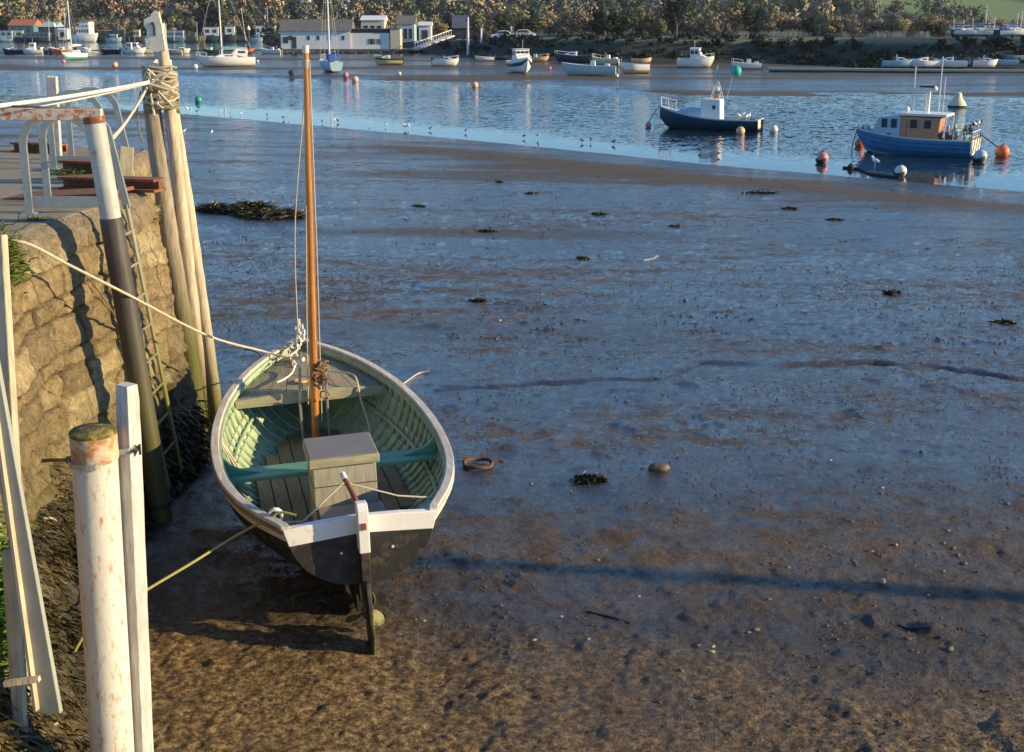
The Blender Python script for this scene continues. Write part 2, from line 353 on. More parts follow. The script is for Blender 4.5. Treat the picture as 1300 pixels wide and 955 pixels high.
def mud_z(x, y):
    x = np.asarray(x, float); y = np.asarray(y, float)
    e = near_edge(x)
    t = np.clip((y - 9.0) / (e - 9.0), 0, 1.6)
    z = MUD0 * (1 - t) - 0.25 * np.clip(t - 1, 0, 1) * 6
    amp = np.clip(1.25 - t, 0.12, 1)
    big = fbm(x * 0.25 + 3, y * 0.25, 4, 3) * 0.06 * amp
    lump = np.clip(fbm(x * 2.4, y * 2.4, 4, 8) - 0.30, 0, 1) * 0.12 * amp * np.clip(fbm(x * .4, y * .4, 2, 9) + .6, 0, 1)
    fine = fbm(x * 5, y * 5, 4, 21) * 0.022 * amp + np.clip(fbm(x * 11, y * 11, 2, 22) - .05, 0, 1) * .022 * np.clip((9.5 - y) / 2, 0.15, 1) + fbm(x * 21, y * 21, 2, 24) * .010 * np.clip((9.5 - y) / 2, 0.15, 1)
    z = z + big * np.clip((y - 7) / 5, 0.3, 1) + lump + fine
    # dry brown bar running along the water's edge
    bar = np.exp(-((e - y - 9 - 3 * fbm(x * .05, y * .02, 2, 5)) / 3.5) ** 2) * np.clip((x + 9) / 8, 0, 1) * np.clip((18 - x) / 6, 0, 1)
    z = z + bar * 0.13
    # winding little creek across the flat
    ck = np.interp(x, [-1.2, .45, 1.8, 2.4, 3.3, 4.6, 5.2, 6.0, 9, 14], [13.4, 13.75, 14.1, 14.9, 14.7, 15.0, 14.7, 14.2, 13.9, 14.6]) + 0.18 * fbm(x * 1.7, y * 0 + 2, 3, 31)
    cm = np.clip((x + 1.4) / 1.0, 0, 1) * (0.55 + 0.45 * np.clip((x - 2) / 1, 0, 1))
    z = z - 0.085 * np.exp(-((y - ck) / 0.065) ** 2) * cm * (0.6 + 0.9 * fbm(x * 2.2, y * 0, 2, 37)) + 0.012 * np.exp(-((y - ck - 0.2) / 0.16) ** 2) * cm
    # scour hollow and track under the dinghy's stern
    z = z - 0.05 * np.exp(-(((x + 0.55) / 0.35) ** 2 + ((y - 7.0) / 0.9) ** 2))
    # mid channel then the flats on the far side
    fe = far_edge(x); s_ = shore(x)
    chan = -0.7 * np.clip((y - e) / 6, 0, 1) - 0.03
    left = np.clip((25 - x) / 40, 0, 1)
    flats = fbm(x * 0.03, y * 0.045, 4, 44) * 0.30 + 0.10 + 0.03 * left - 0.03 * (1 - left)
    flats = flats + fbm(x * 0.4, y * 0.4, 2, 47) * 0.03
    late = np.clip((y - (215 + 0 * x)) / 15, 0, 1)
    flats = flats - 0.35 * late
    k = np.clip((y - fe) / 8, 0, 1)
    far = chan * (1 - k) + flats * k
    m = np.clip((y - e) / 2.5, 0, 1)
    return z * (1 - m) + np.minimum(far, z * 0 + 9) * m
def mz(x, y): return float(mud_z(np.array([x]), np.array([y]))[0])
_T = 4.0 * 1.003 ** np.arange(1600)
def PM(px, py):
    """point where the pixel's ray meets the mud or the water"""
    r = ray(px, py); z = CAMZ + r.z * _T; g = np.maximum(mud_z(r.x * _T, r.y * _T), 0.0)
    k = int(np.argmax(z <= g)); x, y = r.x * _T[k], r.y * _T[k]
    return Vector((x, y, max(0.0, mz(x, y))))

# --- mud material
m, N, L, bs = new_mat('wet_mud')
v = coord(N, L); vst = coord(N, L, (0.30, 1, 1))
n_big = noise(N, L, vst, 0.55, 6, 0.62, 0.3); n_mid = noise(N, L, v, 2.6, 7, 0.7); n_fine = noise(N, L, v, 20, 6, 0.75); n_vf = noise(N, L, v, 75, 4, 0.7)
def attr(nm):
    a_ = N.new('ShaderNodeAttribute'); a_.attribute_name = nm; return a_.outputs['Fac']
dry, near, gwd = attr('dry'), attr('near'), attr('greenweed')
col = ramp(N, L, n_big, [(0.34, (0.032, 0.028, 0.024)), (0.50, (0.070, 0.052, 0.037)), (0.68, (0.125, 0.088, 0.052))])
col = mix(N, L, ramp(N, L, n_mid, [(0.42, 0), (0.72, 0.6)]), col, (0.085, 0.058, 0.032))
col = mix(N, L, ramp(N, L, n_fine, [(0.36, 0.75), (0.50, 0)]), col, (0.022, 0.019, 0.017))
col = mix(N, L, ramp(N, L, n_fine, [(0.60, 0), (0.72, 0.6)]), col, (0.22, 0.16, 0.09))
col = mix(N, L, math_n(N, L, 'MULTIPLY', dry, 0.8), col, (0.105, 0.080, 0.045))
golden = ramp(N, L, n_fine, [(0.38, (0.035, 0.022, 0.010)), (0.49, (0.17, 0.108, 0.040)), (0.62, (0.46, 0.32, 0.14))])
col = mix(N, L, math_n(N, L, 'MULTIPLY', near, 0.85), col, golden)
col = mix(N, L, math_n(N, L, 'MULTIPLY', gwd, ramp(N, L, n_fine, [(0.35, 0), (0.6, 1)])), col, (0.05, 0.085, 0.015))
MUDCOL = col
rg = math_n(N, L, 'ADD', ramp(N, L, n_mid, [(0.36, 0.32), (0.66, 0.72)]), math_n(N, L, 'MULTIPLY', dry, 0.3)); L.new(math_n(N, L, 'MINIMUM', rg, 0.95), bs.inputs['Roughness']); bs.inputs['Specular IOR Level'].default_value = 0.25
hsum = math_n(N, L, 'ADD', math_n(N, L, 'MULTIPLY', n_mid, 0.7), math_n(N, L, 'ADD', math_n(N, L, 'MULTIPLY', n_fine, 0.55), math_n(N, L, 'MULTIPLY', n_vf, 0.22)))
bump(N, L, bs, hsum, 0.95, 0.075)
# thin film of water left by the tide
wetm = math_n(N, L, 'ADD', math_n(N, L, 'MULTIPLY', n_big, 0.75), math_n(N, L, 'MULTIPLY', n_mid, 0.55))
n_str = noise(N, L, coord(N, L, (0.10, 1, 1)), 1.0, 6, 0.7, 0.4); n_m2 = noise(N, L, v, 7.5, 5, 0.75)
wetm = math_n(N, L, 'ADD', wetm, math_n(N, L, 'MULTIPLY', n_fine, 0.7)); wetm = math_n(N, L, 'ADD', wetm, math_n(N, L, 'MULTIPLY', n_m2, 0.7)); wetm = math_n(N, L, 'ADD', wetm, math_n(N, L, 'MULTIPLY', n_str, 0.5))
wetf = ramp(N, L, math_n(N, L, 'MULTIPLY', wetm, 0.5), [(0.822, 1.0), (0.868, 0.04)])
keep = math_n(N, L, 'SUBTRACT', 1.0, math_n(N, L, 'MAXIMUM', math_n(N, L, 'MULTIPLY', dry, 0.92), math_n(N, L, 'MULTIPLY', near, 0.9)))
fw = math_n(N, L, 'MULTIPLY', math_n(N, L, 'MULTIPLY', wetf, keep), attr('film')); L.new(fw, bs.inputs['Coat Weight'])
L.new(mix(N, L, math_n(N, L, 'MULTIPLY', fw, 0.8), MUDCOL, (0.013, 0.012, 0.011)), bs.inputs['Base Color'])
bs.inputs['Coat Roughness'].default_value = 0.08; bs.inputs['Coat IOR'].default_value = 1.75
b2 = N.new('ShaderNodeBump'); b2.inputs['Strength'].default_value = 0.42; b2.inputs['Distance'].default_value = 0.05
L.new(hsum, b2.inputs['Height']); L.new(tilt(N, L, v, [(2.2, .5), (9.0, .8), (34, .8)], 0.42, b2.outputs[0]), bs.inputs['Coat Normal'])
bn = [n_ for n_ in N if n_.type == 'BUMP' and n_ is not b2][0]; L.new(tilt(N, L, v, [(9.0, .8), (34, 1.0), (110, .8)], 0.9, bn.outputs[0]), bs.inputs['Normal'])
MUD = m

def mud_sheet():
    # rows: fine near the camera, coarse far away; columns cover a wide fan plus margins
    ys = [-6.0]
    while ys[-1] < 5.2: ys.append(ys[-1] + 0.35)
    while ys[-1] < 24: ys.append(ys[-1] + 0.023 * max(1, ys[-1] / 9) ** 1.3)
    while ys[-1] < 300: ys.append(ys[-1] * 1.0065)
    while ys[-1] < 2500: ys.append(ys[-1] * 1.06)
    ys = np.array(ys)
    u = np.linspace(-1, 1, 640); s_ = np.where(np.abs(u) < 0.82, u / 0.82 * 0.5, np.sign(u) * (0.5 + (np.abs(u) - 0.82) / 0.18 * 1.6 * ((np.abs(u) - 0.82) / 0.18)))
    X = s_[None, :] * (ys[:, None] + 2.0).clip(7, None); Y = np.repeat(ys[:, None], len(u), 1)
    Z = mud_z(X, Y)
    e = near_edge(X)
    bar = np.exp(-((e - Y - 9 - 3 * fbm(X * .05, Y * .02, 2, 5)) / 3.2) ** 2) * np.clip((X + 9) / 8, 0, 1) * np.clip((18 - X) / 6, 0, 1)
    bar = bar + np.exp(-((e - Y - 4) / 2.2) ** 2) * np.clip((-16 - X) / 6, 0, 1) + 0.3 * np.clip((Y - far_edge(X)) / 6, 0, 1) * np.clip(Z * 9, 0, 1)
    streak = np.clip(fbm(X * 0.09, Y * 0.55, 4, 71) * 2.2 - 0.25, 0, 1) * np.clip((Y - 12) / 14, 0, 1) * np.clip((e - Y) / 4, 0, 1)
    farm = np.clip((Y - far_edge(X)) / 6, 0, 1)
    bar = bar + farm * np.clip(fbm(X * .022, Y * .11, 4, 200) * 3.2 + .15, 0, 1)
    dry = np.clip(bar + streak * 0.8, 0, 1)
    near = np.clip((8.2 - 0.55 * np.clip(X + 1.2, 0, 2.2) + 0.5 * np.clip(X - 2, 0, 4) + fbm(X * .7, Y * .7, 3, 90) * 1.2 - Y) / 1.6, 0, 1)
    gwd = np.clip(1.2 - np.hypot((X + 3.1) / 0.75, (Y - 13.6) / 1.4), 0, 1) + np.clip(fbm(X * 0.5, Y * 0.5, 3, 55) * 2 - .3, 0, 1) * 0.6 * np.clip(1.3 - np.hypot((X + 3) / 2.6, (Y - 19) / 7), 0, 1)
    V = np.stack([X, Y, Z], -1).reshape(-1, 3)
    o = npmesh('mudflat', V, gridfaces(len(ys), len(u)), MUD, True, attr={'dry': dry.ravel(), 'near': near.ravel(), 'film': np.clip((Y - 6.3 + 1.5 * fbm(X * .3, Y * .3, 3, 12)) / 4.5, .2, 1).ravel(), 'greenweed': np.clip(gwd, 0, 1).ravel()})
    tag(o, kind='structure')
mud_sheet()

# --- water
m, N, L, bs = new_mat('river_water')
v = coord(N, L, (0.75, 1.0, 1)); a = N.new('ShaderNodeAttribute'); a.attribute_name = 'ripple'
bs.inputs['Base Color'].default_value = (0.010, 0.026, 0.040, 1); bs.inputs['Roughness'].default_value = 0.05; bs.inputs['IOR'].default_value = 1.33
n1 = noise(N, L, v, 1.9, 3, 0.6, 0.8); n2 = noise(N, L, v, 6.5, 4, 0.6, 0.3)
L.new(tilt(N, L, v, [(0.6, .12), (2.6, .75), (7.0, .9)], math_n(N, L, 'MULTIPLY', a.outputs['Fac'], 0.66)), bs.inputs['Normal'])
WATER = m
def water_sheet():
    ys = np.concatenate([np.arange(36, 120, 1.0), np.arange(120, 460, 4.0), [520, 700, 1200, 2500]])
    u = np.linspace(-1, 1, 120)
    X = u[None, :] * (ys[:, None] * 1.3 + 20); Y = np.repeat(ys[:, None], 120, 1)
    e = near_edge(X); rip = np.clip((Y - e - 5 + 4 * fbm(X * .05, Y * .1, 2, 3)) / 6, 0.0, 1) * 0.9 + 0.05
    rip = rip * (0.75 + 0.8 * fbm(X * .02, Y * .07, 3, 8)); rip = np.clip(rip, 0.05, 1)
    far = np.clip((Y - far_edge(X)) / 6, 0, 1); rip = rip * (1 - 0.55 * far)
    V = np.stack([X, Y, X * 0], -1).reshape(-1, 3)
    tag(npmesh('river_water', V, gridfaces(len(ys), 120), WATER, True, attr={'ripple': rip.ravel()}), kind='structure')
water_sheet()

# --- land on the far side
m, N, L, bs = new_mat('far_land')
v = coord(N, L); n1 = noise(N, L, v, 0.06, 5, 0.6); n2 = noise(N, L, v, 0.8, 5, 0.65)
col = ramp(N, L, n2, [(0.3, (0.010, 0.018, 0.009)), (0.7, (0.028, 0.036, 0.016))])
g = N.new('ShaderNodeAttribute'); g.attribute_name = 'field'
fcol = ramp(N, L, n2, [(0.3, (0.10, 0.17, 0.04)), (0.7, (0.17, 0.24, 0.07))])
col = mix(N, L, g.outputs['Fac'], col, fcol)
s2 = N.new('ShaderNodeAttribute'); s2.attribute_name = 'beach'
col = mix(N, L, s2.outputs['Fac'], col, ramp(N, L, n2, [(0.3, (0.010, 0.011, 0.009)), (0.7, (0.022, 0.021, 0.016))]))
t2 = N.new('ShaderNodeAttribute'); t2.attribute_name = 'toppath'
col = mix(N, L, math_n(N, L, 'MULTIPLY', t2.outputs['Fac'], 0.8), col, (0.20, 0.20, 0.09))
L.new(col, bs.inputs['Base Color']); bs.inputs['Roughness'].default_value = 0.9
bump(N, L, bs, n2, 0.6, 0.5)
LAND = m
def land_z(x, y):
    s_ = shore(x); d = y - s_
    right = np.clip((x + 25) / 30, 0, 1)     # the sea bank on the right
    bank = (0.9 + 0.75 * fbm(x * .08, y * .1, 3, 61)) * 0 + 3.0 * right + 1.0 * (1 - right)
    rise = np.clip((d - 3) / (7 + 9 * right * 0.6), 0, 1); rise = rise * rise * (3 - 2 * rise)
    z = -0.25 + np.clip(d, 0, 3) * 0.22 + bank * rise
    hill = np.clip(y - 430 + 40 * fbm(x * .006, y * .006, 3, 77) , 0, 900)
    z = z + hill * 0.072 * (1 + 0.5 * fbm(x * .004, y * .004, 3, 70)) + fbm(x * .05, y * .05, 3, 66) * 0.5 * np.clip(d / 30, 0, 1)
    z = z - 1.3 * np.clip((y - 215) / 30, 0, 1) * np.clip((x - 62) / 10, 0, 1)
    return np.where(d < 0, -0.6, z)
def lz(x, y): return float(land_z(np.array([float(x)]), np.array([float(y)]))[0])
def land_sheet():
    ys = [130.0]
    while ys[-1] < 1600: ys.append(ys[-1] + 1.0 + max(0, ys[-1] - 230) * 0.012)
    ys = np.array(ys); u = np.linspace(-1, 1, 420)
    X = u[None, :] * (ys[:, None] * 0.9); Y = np.repeat(ys[:, None], len(u), 1); Z = land_z(X, Y)
    fa = PD(1215, 18, 560)
    field = np.clip(1.3 - np.hypot((X - fa.x - 5) / 45, (Y - 565) / 90) + 0.3 * fbm(X * .02, Y * .02, 2, 4), 0, 1) * (Y > 430)
    d = Y - shore(X)
    beach = np.clip((4.5 - d) / 2, 0, 1); top = np.clip((Z - 2.75) / 0.2, 0, 1) * np.clip((26 - d) / 6, 0, 1) * (X > -20)
    npmesh_o = npmesh('far_shore_land', np.stack([X, Y, Z], -1).reshape(-1, 3), gridfaces(len(ys), len(u)), LAND, True,
                      attr={'field': np.clip(field * 3, 0, 1).ravel(), 'beach': beach.ravel(), 'toppath': top.ravel()})
    tag(npmesh_o, kind='structure')
land_sheet()

# ================================================================== QUAY
m, N, L, bs = new_mat('quay_masonry')
v = coord(N, L); vc = N.new('ShaderNodeVertexColor'); vc.layer_name = 'tone'
n1 = noise(N, L, v, 3.2, 6, 0.65); n2 = noise(N, L, v, 26, 5, 0.7); n3 = noise(N, L, coord(N, L, (1, 1, .4)), 5.5, 5, .6)
col = mix(N, L, ramp(N, L, n2, [(0.35, 0.75), (0.6, 0.0)]), vc.outputs[0], mix(N, L, 0.55, vc.outputs[0], (0.05, 0.035, 0.015)))
col = mix(N, L, ramp(N, L, n1, [(0.45, 0.0), (0.7, 0.6)]), col, (0.38, 0.26, 0.11))
n4 = noise(N, L, v, 7.5, 6, 0.75, 1.2); vo = N.new('ShaderNodeTexVoronoi'); vo.feature = 'DISTANCE_TO_EDGE'; vo.inputs['Scale'].default_value = 2.6
dn = N.new('ShaderNodeTexNoise'); dn.inputs['Scale'].default_value = 2.5; L.new(v, dn.inputs['Vector']); vm = N.new('ShaderNodeVectorMath'); vm.operation = 'ADD'; L.new(coord(N, L, (1, .7, 1.6)), vm.inputs[0]); dk = N.new('ShaderNodeVectorMath'); dk.operation = 'SCALE'; dk.inputs['Scale'].default_value = .35; L.new(dn.outputs['Color'], dk.inputs[0]); L.new(dk.outputs[0], vm.inputs[1]); L.new(vm.outputs[0], vo.inputs['Vector'])
crk = ramp(N, L, vo.outputs['Distance'], [(0.0, 1.0), (0.028, 0.0)]); crk = math_n(N, L, 'MULTIPLY', crk, ramp(N, L, n1, [(0.54, 0), (0.62, .5)]))
col = mix(N, L, ramp(N, L, n4, [(0.30, 0.75), (0.46, 0.0)]), col, (0.085, 0.06, 0.03))
col = mix(N, L, math_n(N, L, 'MULTIPLY', crk, .8), col, (0.03, 0.022, 0.012))
col = mix(N, L, ramp(N, L, n3, [(0.62, 0.0), (0.72, 0.5)]), col, (0.55, 0.48, 0.36))
L.new(col, bs.inputs['Base Color']); bs.inputs['Roughness'].default_value = 0.85
bump(N, L, bs, math_n(N, L, 'SUBTRACT', math_n(N, L, 'ADD', n2, math_n(N, L, 'MULTIPLY', n4, 2.2)), math_n(N, L, 'MULTIPLY', crk, 1.2)), 1.0, 0.045)
MASON = m
m, N, L, bs = new_mat('quay_concrete')
v = coord(N, L); n1 = noise(N, L, v, 1.3, 5, 0.6); n2 = noise(N, L, v, 30, 5, 0.75)
col = ramp(N, L, n1, [(0.3, (0.22, 0.185, 0.125)), (0.7, (0.34, 0.29, 0.21))])
col = mix(N, L, ramp(N, L, n2, [(0.3, 0.6), (0.6, 0)]), col, (0.12, 0.10, 0.06))
L.new(col, bs.inputs['Base Color']); bs.inputs['Roughness'].default_value = 0.85; bump(N, L, bs, n2, 0.7, 0.01)
CONC = m
QZ = 4.0
EDGE = [(-2.35, 2.0), (-2.45, 4.2), (-2.72, 5.6), (-3.15, 6.8), (-3.5, 7.9), (-3.62, 8.7), (-3.48, 9.5), (-3.36, 10.3), (-3.30, 11.3), (-3.42, 11.55),
        (-4.05, 12.0), (-4.22, 13.2), (-4.42, 15.3), (-5.2, 15.5), (-9.0, 15.7)]
def edge_resampled(step=0.02):
    P = np.array(EDGE); d = np.hypot(*np.diff(P, axis=0).T); s = np.concatenate([[0], np.cumsum(d)])
    # smooth the corners a little
    t = np.arange(0, s[-1], step); x = np.interp(t, s, P[:, 0]); y = np.interp(t, s, P[:, 1])
    k = np.hanning(15); k /= k.sum()
    xp = np.pad(x, 7, 'edge'); yp = np.pad(y, 7, 'edge')
    return t, np.convolve(xp, k, 'valid'), np.convolve(yp, k, 'valid')
quay = thing('quay_wall', 'old rubble stone quay wall with a rounded concrete edge, seaweed round its foot', 'quay wall', (0, 0, 0))
def build_quay():
    t, ex, ey = edge_resampled(0.018); n = len(t)
    tx = np.gradient(ex); ty = np.gradient(ey); ln = np.hypot(tx, ty); nx, ny = ty / ln, -tx / ln     # outward normal (towards +x)
    V = 150; hh = np.linspace(0, 1, V)
    # profile: z falls from the quay top to below the mud, offset grows with batter and toe
    zt = QZ - hh * 2.95
    toe = np.interp(ey, [2, 5.5, 7.0, 8.8, 9.8, 11.3, 16], [.45, .50, .60, .42, .16, .10, .2])
    T, H = np.meshgrid(t, hh, indexing='ij'); Z = np.repeat(zt[None, :], n, 0)
    low = np.clip((2.45 - Z) / 0.95, 0, 1)
    off = (QZ - Z) * 0.105 + toe[:, None] * low ** 1.6
    round_ = 0.10 * (1 - np.clip((QZ - Z) / 0.16, 0, 1)) ** 2; off = off - round_
    # rubble stones
    zw = QZ - Z + 0.10 * fbm(T * 1.5, Z * 1.5, 4, 6) + 0.035 * np.sin(T * 0.9)
    rows = np.cumsum([0.20, .11, .24, .15, .30, .12, .19, .27, .13, .22, .30, .15, .2, .3, .3, .3])
    ri = np.searchsorted(rows, zw.ravel()).reshape(zw.shape).clip(0, 15); lo = np.where(ri > 0, rows[(ri - 1).clip(0)], 0.0); hi = rows[ri]
    tw = T + 0.09 * fbm(T * 2.4, Z * 2.4, 4, 5) + ri * 3.137; bl = 0.34 + 0.16 * _h(ri.astype(float), ri * 0.0, 41)
    q_ = tw / bl; bi = np.floor(q_); shift = 0.28 * (_h(bi, ri.astype(float), 43) - .5); shift2 = 0.28 * (_h(bi + 1, ri.astype(float), 43) - .5)
    fr = q_ - bi; bi = np.where(fr < shift.clip(0), bi - 1, bi)
    dh = np.minimum(np.minimum(np.abs(fr - shift), np.abs(1 + shift2 - fr)), 1) * bl
    dv = np.minimum(zw - lo, hi - zw)
    cid = _h(bi, ri.astype(float), 47); joint = np.clip(np.minimum(dh, dv) / (0.010 + .016 * _h(bi, ri.astype(float), 49)) - .1, 0, 1)
    band = np.clip((QZ - Z - 0.05) / 0.22 + 0.3 * fbm(T * 2, Z * 2, 2, 9), 0, 1)     # the concrete lip above the stones
    render_ = np.clip(fbm(T * 1.1, Z * 1.3, 4, 12) * 2.8 - 0.2, 0, 1)       # patches of old render hide the joints
    off = off + band * ((joint - 1) * 0.030 * (1 - 0.85 * render_) + (cid - 0.5) * 0.04 * (1 - .6 * render_)) + fbm(T * 1.6, Z * 2.2, 5, 13) * 0.045 + (np.abs(fbm(T * 4, Z * 7, 4, 15)) - .2) * 0.055 + fbm(T * 16, Z * 16, 3, 14) * 0.016
    X = ex[:, None] + nx[:, None] * off; Y = ey[:, None] + ny[:, None] * off
    c1 = np.array([0.54, 0.40, 0.20]); c2 = np.array([0.27, 0.205, 0.115]); c3 = np.array([0.72, 0.58, 0.33])
    C = c1[None, None] * (1 - cid[..., None]) + c2[None, None] * cid[..., None]
    C = np.where((cid > 0.78)[..., None], c3, C)
    jd = ((1 - joint) * band * (1 - .55 * render_))[..., None]; C = C * (1 - jd) + np.array([0.05, 0.038, 0.02]) * jd
    C = C * band[..., None] + np.array([0.36, 0.305, 0.215]) * (1 - band[..., None])
    alg = np.clip((3.1 - Z + 0.7 * fbm(T * 1.4, Z * 1.4, 4, 33)) / 0.9, 0, 1)[..., None] * 0.55
    C = C * (1 - alg) + np.array([0.21, 0.185, 0.055]) * alg
    drk = np.clip((2.35 - Z + 0.35 * fbm(T * 1.7, Z * 1.7, 4, 35)) / 0.35, 0, 1)[..., None] * 0.9
    C = C * (1 - drk) + np.array([0.045, 0.040, 0.018]) * drk
    npmesh('wall_face', np.stack([X, Y, Z], -1).reshape(-1, 3), gridfaces(n, V), MASON, True, parent=quay, cols=C.reshape(-1, 3))
    # top surface: from the lip back across the quay
    W = 40; k = np.linspace(0, 1, W) ** 1.6
    x0 = X[:, 0]; y0 = Y[:, 0]
    TX = x0[:, None] + (-9.6 - x0[:, None]) * k[None, :]; TY = np.repeat(y0[:, None], W, 1)
    TZ = QZ + 0.012 * fbm(TX * 1.5, TY * 1.5, 3, 2) + 0.02 * (k[None, :] > 0) * fbm(TX * .5, TY * .5, 2, 8)
    TZ[:, 0] = Z[:, 0]
    npmesh('paved_top', np.stack([TX, TY, TZ], -1).reshape(-1, 3), gridfaces(n, W), CONC, True, parent=quay)
build_quay()
def wall_x(y, z):
    P = np.array(EDGE[:9]); x = np.interp(y, P[:, 1], P[:, 0]); toe = np.interp(y, [2, 5.5, 7.0, 8.8, 9.8, 11.3], [.45, .50, .60, .42, .16, .10])
    return float(x + (QZ - z) * 0.105 + toe * max(0, min(1, (2.45 - z) / 0.95)) ** 1.6)

# ---- bladder wrack hanging on the wall foot and the piles
m, N, L, bs = new_mat('seaweed'); v = coord(N, L); n1 = noise(N, L, v, 9, 4)
L.new(ramp(N, L, n1, [(0.3, (0.022, 0.020, 0.008)), (0.55, (0.060, 0.050, 0.016)), (0.75, (0.13, 0.105, 0.03))]), bs.inputs['Base Color'])
bs.inputs['Roughness'].default_value = 0.42
SEAW = m
def strands(name, seeds, m, length=(0.10, 0.26), width=0.014, droop=1.0, seg=3, spread=0.5, parent=None, zf=1.0):
    """seeds: list of (point, outward normal); each strand is a ribbon of seg quads"""
    Vv = []; Ff = []
    for p, nrm in seeds:
        d = Vector(nrm) * 0.55 + Vector((random.uniform(-1, 1), random.uniform(-1, 1), random.uniform(-.4, .5) * zf)) * spread
        d.normalize(); ln = random.uniform(*length); st = ln / seg; q = Vector(p); wv = d.cross(Vector((random.random(), random.random(), random.random()))).normalized() * width * random.uniform(.6, 1.3)
        o = len(Vv)
        for k in range(seg + 1):
            ww = wv * (1 - 0.6 * k / seg); Vv += [tuple(q - ww), tuple(q + ww)]
            q = q + d * st; d = (d + Vector((random.uniform(-.3, .3), random.uniform(-.3, .3), -0.45 * droop))).normalized()
        for k in range(seg): Ff.append((o + 2 * k, o + 2 * k + 1, o + 2 * k + 3, o + 2 * k + 2))
    return npmesh(name, Vv, Ff, m, True, parent=parent)
seeds = []
for _ in range(9000):
    y = random.uniform(4.0, 11.4); z = 1.5 + 1.0 * random.random() ** 1.4
    lim = 2.15 + 0.35 * float(fbm(np.array([y * 1.7]), np.array([z * 1.7]), 3, 35)[0]) + (0.15 if y < 8.6 else -0.15)
    if z > lim: continue
    seeds.append(((wall_x(y, z) + 0.01, y, z), (1, 0, -.2)))
tag(strands('seaweed', seeds, SEAW, (0.06, 0.17), 0.010), kind='stuff')

# ---- tufts
m, N, L, bs = new_mat('grass_blades'); v = coord(N, L); n1 = noise(N, L, v, 14, 3)
L.new(ramp(N, L, n1, [(0.3, (0.045, 0.10, 0.012)), (0.55, (0.12, 0.17, 0.02)), (0.75, (0.34, 0.27, 0.05))]), bs.inputs['Base Color']); bs.inputs['Roughness'].default_value = 0.6
GRASS = m
m, N, L, bs = new_mat('leafy_green'); v = coord(N, L); n1 = noise(N, L, v, 11, 3)
L.new(ramp(N, L, n1, [(0.3, (0.03, 0.10, 0.01)), (0.6, (0.10, 0.20, 0.02)), (0.8, (0.30, 0.34, 0.04))]), bs.inputs['Base Color']); bs.inputs['Roughness'].default_value = 0.5
LEAFY = m
def tuft(name, c, rad, n, ln, wd, mm, label, cat, group=None, up=(0.5, 0, 0.9)):
    sd_ = [((c[0] + random.gauss(0, rad[0]), c[1] + random.gauss(0, rad[1]), c[2] + random.gauss(0, rad[2])), up) for _ in range(n)]
    o = strands(name, sd_, mm, ln, wd, 0.9, 3, 0.75); return tag(o, label, cat, group)
p = PD(28, 332, 8.5)
tuft('grass_tuft', (wall_x(8.5, p.z) - .02, 8.5, p.z - .03), (.03, .13, .10), 1100, (.06, .17), .006, GRASS, 'yellow green grass tuft growing from the top of the quay wall at the left', 'grass tuft')
tuft('grass_tuft', (-3.72, 9.55, 4.0), (.07, .03, .004), 220, (.02, .06), .004, GRASS, 'short grass tuft on the quay paving at the foot of the nearer ladder hoop', 'grass tuft', up=(0, 0, 1))
tuft('grass_tuft', (-4.55, 12.6, 4.0), (.07, .05, .004), 420, (.03, .09), .006, GRASS, 'low grass patch on the quay paving beside the farther ladder hoop', 'grass tuft', up=(0, 0, 1))
tuft('grass_tuft', (-3.34, 11.3, 3.78), (.02, .045, .035), 260, (.04, .10), .006, GRASS, 'small yellowing tuft under the rusty beam next to the tall piles', 'grass tuft')
tuft('leafy_plant', (-2.60, 5.5, 2.60), (.035, .10, .24), 1800, (.07, .17), .012, LEAFY, 'bright green leafy plant growing on the wall in the bottom left corner', 'plant')

# ---- ladders with arched grab rails
def ladder(y0, y1, xt, xf, arch_h, zfoot, label, mm, stile_w=0.06):
    t = thing('ladder', label, 'ladder', ((xt), y0, QZ), 0, 'ladders fixed to the quay')
    def arch(yy):
        pts = []; x_in = xf - xt; r = (-x_in) / 2
        pts.append((x_in, 0, 0)); pts.append((x_in, 0, arch_h - r * .8))
        for i in range(1, 9):
            a = math.pi - math.pi * i / 9; pts.append((x_in + r + r * math.cos(a), 0, arch_h - r * .8 + r * .8 * math.sin(a)))
        pts.append((0.0, 0, arch_h - r * .8)); pts.append((0.10, 0, 0.0))
        return [(a, yy - y0, c) for a, b, c in pts]
    for yy in (y0, y1):
        A = arch(yy); mb = MB()
        for i in range(len(A) - 1):
            d = (Vector(A[i + 1]) - Vector(A[i])).normalized() * 0.006
            mb.bar(Vector(A[i]) - d * 2.5, Vector(A[i + 1]) + d * 2.5, 0.062, 0.022 + .0006 * i, up=(0, 1, 0))
        mb.box((xf - xt, yy - y0, .006), (.12, .10, .012))
        mb.build('grab_rail', mm, t, bevel=.003)
        s = MB(); s.bar((0.10, yy - y0, 0.02), (0.10 + (QZ - zfoot) * 0.115 + .03, yy - y0, zfoot - QZ), 0.02, 0.062, up=(0, 1, 0)); s.build('stile', M['laddergreen'], t, bevel=.003)
    k = 0
    while QZ - 0.2 - k * 0.27 > zfoot + .1:
        dz = -0.2 - k * 0.27; x = 0.10 + (-dz) * 0.115 + .02
        MB().tube([(x, .0, dz), (x, y1 - y0, dz)], .012, 8).build('rung', M['laddergreen'], t, True); k += 1
    b = MB(); b.box(((xf - xt) / 2, 0, .1), (abs(xf - xt), .014, .09)); b.build('cross_plate', mm, t, bevel=.003)
    return t
ladder(9.9, 10.32, -3.36, -3.92, .80, 1.62, 'grey steel ladder with arched grab rails on the quay edge, behind the dark sleeved post', M['galv'])
ladder(13.05, 13.6, -4.32, -4.86, .80, 1.4, 'paler ladder hoops further along the quay, beyond the rusty beams', M['galv'])

